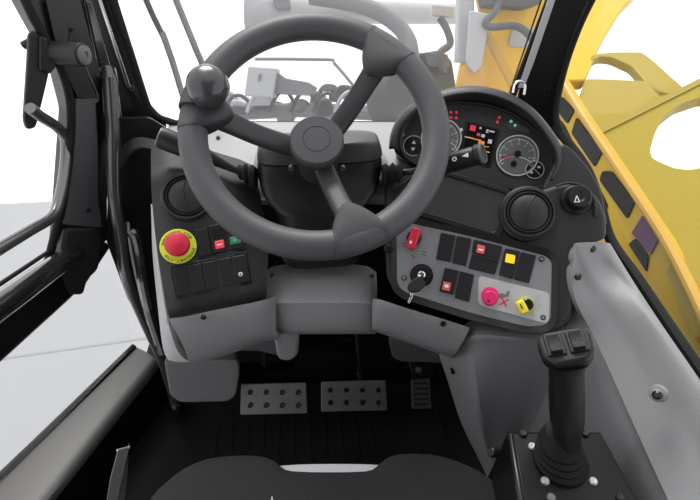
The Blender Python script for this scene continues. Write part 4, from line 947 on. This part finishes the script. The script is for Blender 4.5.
tag(fin('valve_block', prism(FO(510, 0, 2.4), rnd([(482, -20), (545, -20), (540, 4), (526, 8), (484, 5)], 2), -.1, 0), MDGREY, t6, bev=.01))

# ================================================================== OUTSIDE, RIGHT
xs = .86
P1 = onx(580, 110, xs); P2 = onx(665.7, 240, xs); P3 = P1+V((1, 0, .02)); hn_ = (P3-P1).cross(P2-P1).normalized()
if hn_.z < 0: hn_ = -hn_
class FH_: pass
FH = Frame(600, 200, 1, 0, 0); FH.o = P1; FH.n = hn_; FH.x = V((1, 0, .02)).normalized(); FH.y = hn_.cross(FH.x)
hd_ = thing('engine_hood', 'yellow engine cover with curved openings beyond the right window', 'machine body', P2-V((0, 0, .3)))
def Hp(name, pts, l0, l1, m_, bev=.006): return fin(name, prism(FH, pts, l0, l1), m_, hd_, bev=bev)
# boom strip with a hole row is built as plates round the openings
outer = [(560, 80), (585, 20), (600, -60), (660, -60), (640, -10), (622, 8), (606, 34), (596, 55), (586, 80)]
Hp('hood_front', rnd(outer, 4), -.04, 0.0, YBODY)
arch_o = ell(600, 150, 62, 100, 24, 20, 95); arch = [(586, 54), (600, 52), (630, 52), (648, 62), (662, 76), (676, 92)]
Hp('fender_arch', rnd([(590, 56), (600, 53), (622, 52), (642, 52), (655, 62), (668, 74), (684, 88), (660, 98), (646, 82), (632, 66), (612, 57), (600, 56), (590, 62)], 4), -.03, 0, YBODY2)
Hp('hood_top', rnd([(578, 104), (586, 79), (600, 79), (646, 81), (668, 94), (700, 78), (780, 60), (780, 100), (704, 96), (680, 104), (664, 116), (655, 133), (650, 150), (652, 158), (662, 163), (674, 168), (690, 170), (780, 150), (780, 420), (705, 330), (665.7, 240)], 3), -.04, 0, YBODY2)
rl = [FH.hit(x, y, .01) for x, y in ((560, 76), (580, 110), (622, 173), (665.7, 240), (705, 318), (740, 400))]
fin('hood_edge', tube(rl, .013, 10), YLIGHT, hd_)
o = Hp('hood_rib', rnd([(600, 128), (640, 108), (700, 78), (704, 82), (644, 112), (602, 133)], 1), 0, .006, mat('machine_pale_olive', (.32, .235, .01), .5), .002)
# side frame with dark openings
bs = thing('side_frame', 'yellow slotted side frame between the right sill and engine cover', 'machine frame', onx(640, 320, xs-.03))
def SX(pts, x0, t, nm, m_, bev=.004):
    top = [onx(a, b, x0) for a, b in pts]; return fin(nm, prism_bm(top, [p+V((t, 0, 0)) for p in top]), m_, bs, bev=bev)
SX(rnd([(548, 60), (562, 82), (580, 112), (622, 175), (666, 242), (705, 322), (760, 430), (700, 480), (640, 380), (596, 290), (560, 200), (535, 120)], 3), xs-.01, .03, 'frame_plate', YBODY)
for pts in ([(561, 96), (574, 110), (567, 124), (557, 111)], [(554, 114), (563, 124), (574, 146), (571, 152), (556, 134)], [(576, 117), (602, 151.6), (594, 167), (571, 133)],
            [(602, 171), (611, 171), (634.5, 202), (626.7, 219), (599, 180)], [(590, 180), (596, 183), (607, 206), (604, 214), (592, 196)]):
    SX(rnd(pts, 2.5), xs-.014, .02, 'dark_opening', DWIN, .001)
o = SX(rnd([(642, 215), (660, 235), (650, 255), (631, 233)], 2), xs-.014, .02, 'purple_reflector', PURP, .001); o['label'] = 'purple reflector'
SX(rnd([(635, 238), (648, 256), (646, 272), (628, 244)], 2), xs-.014, .02, 'dark_opening', DWIN, .001)
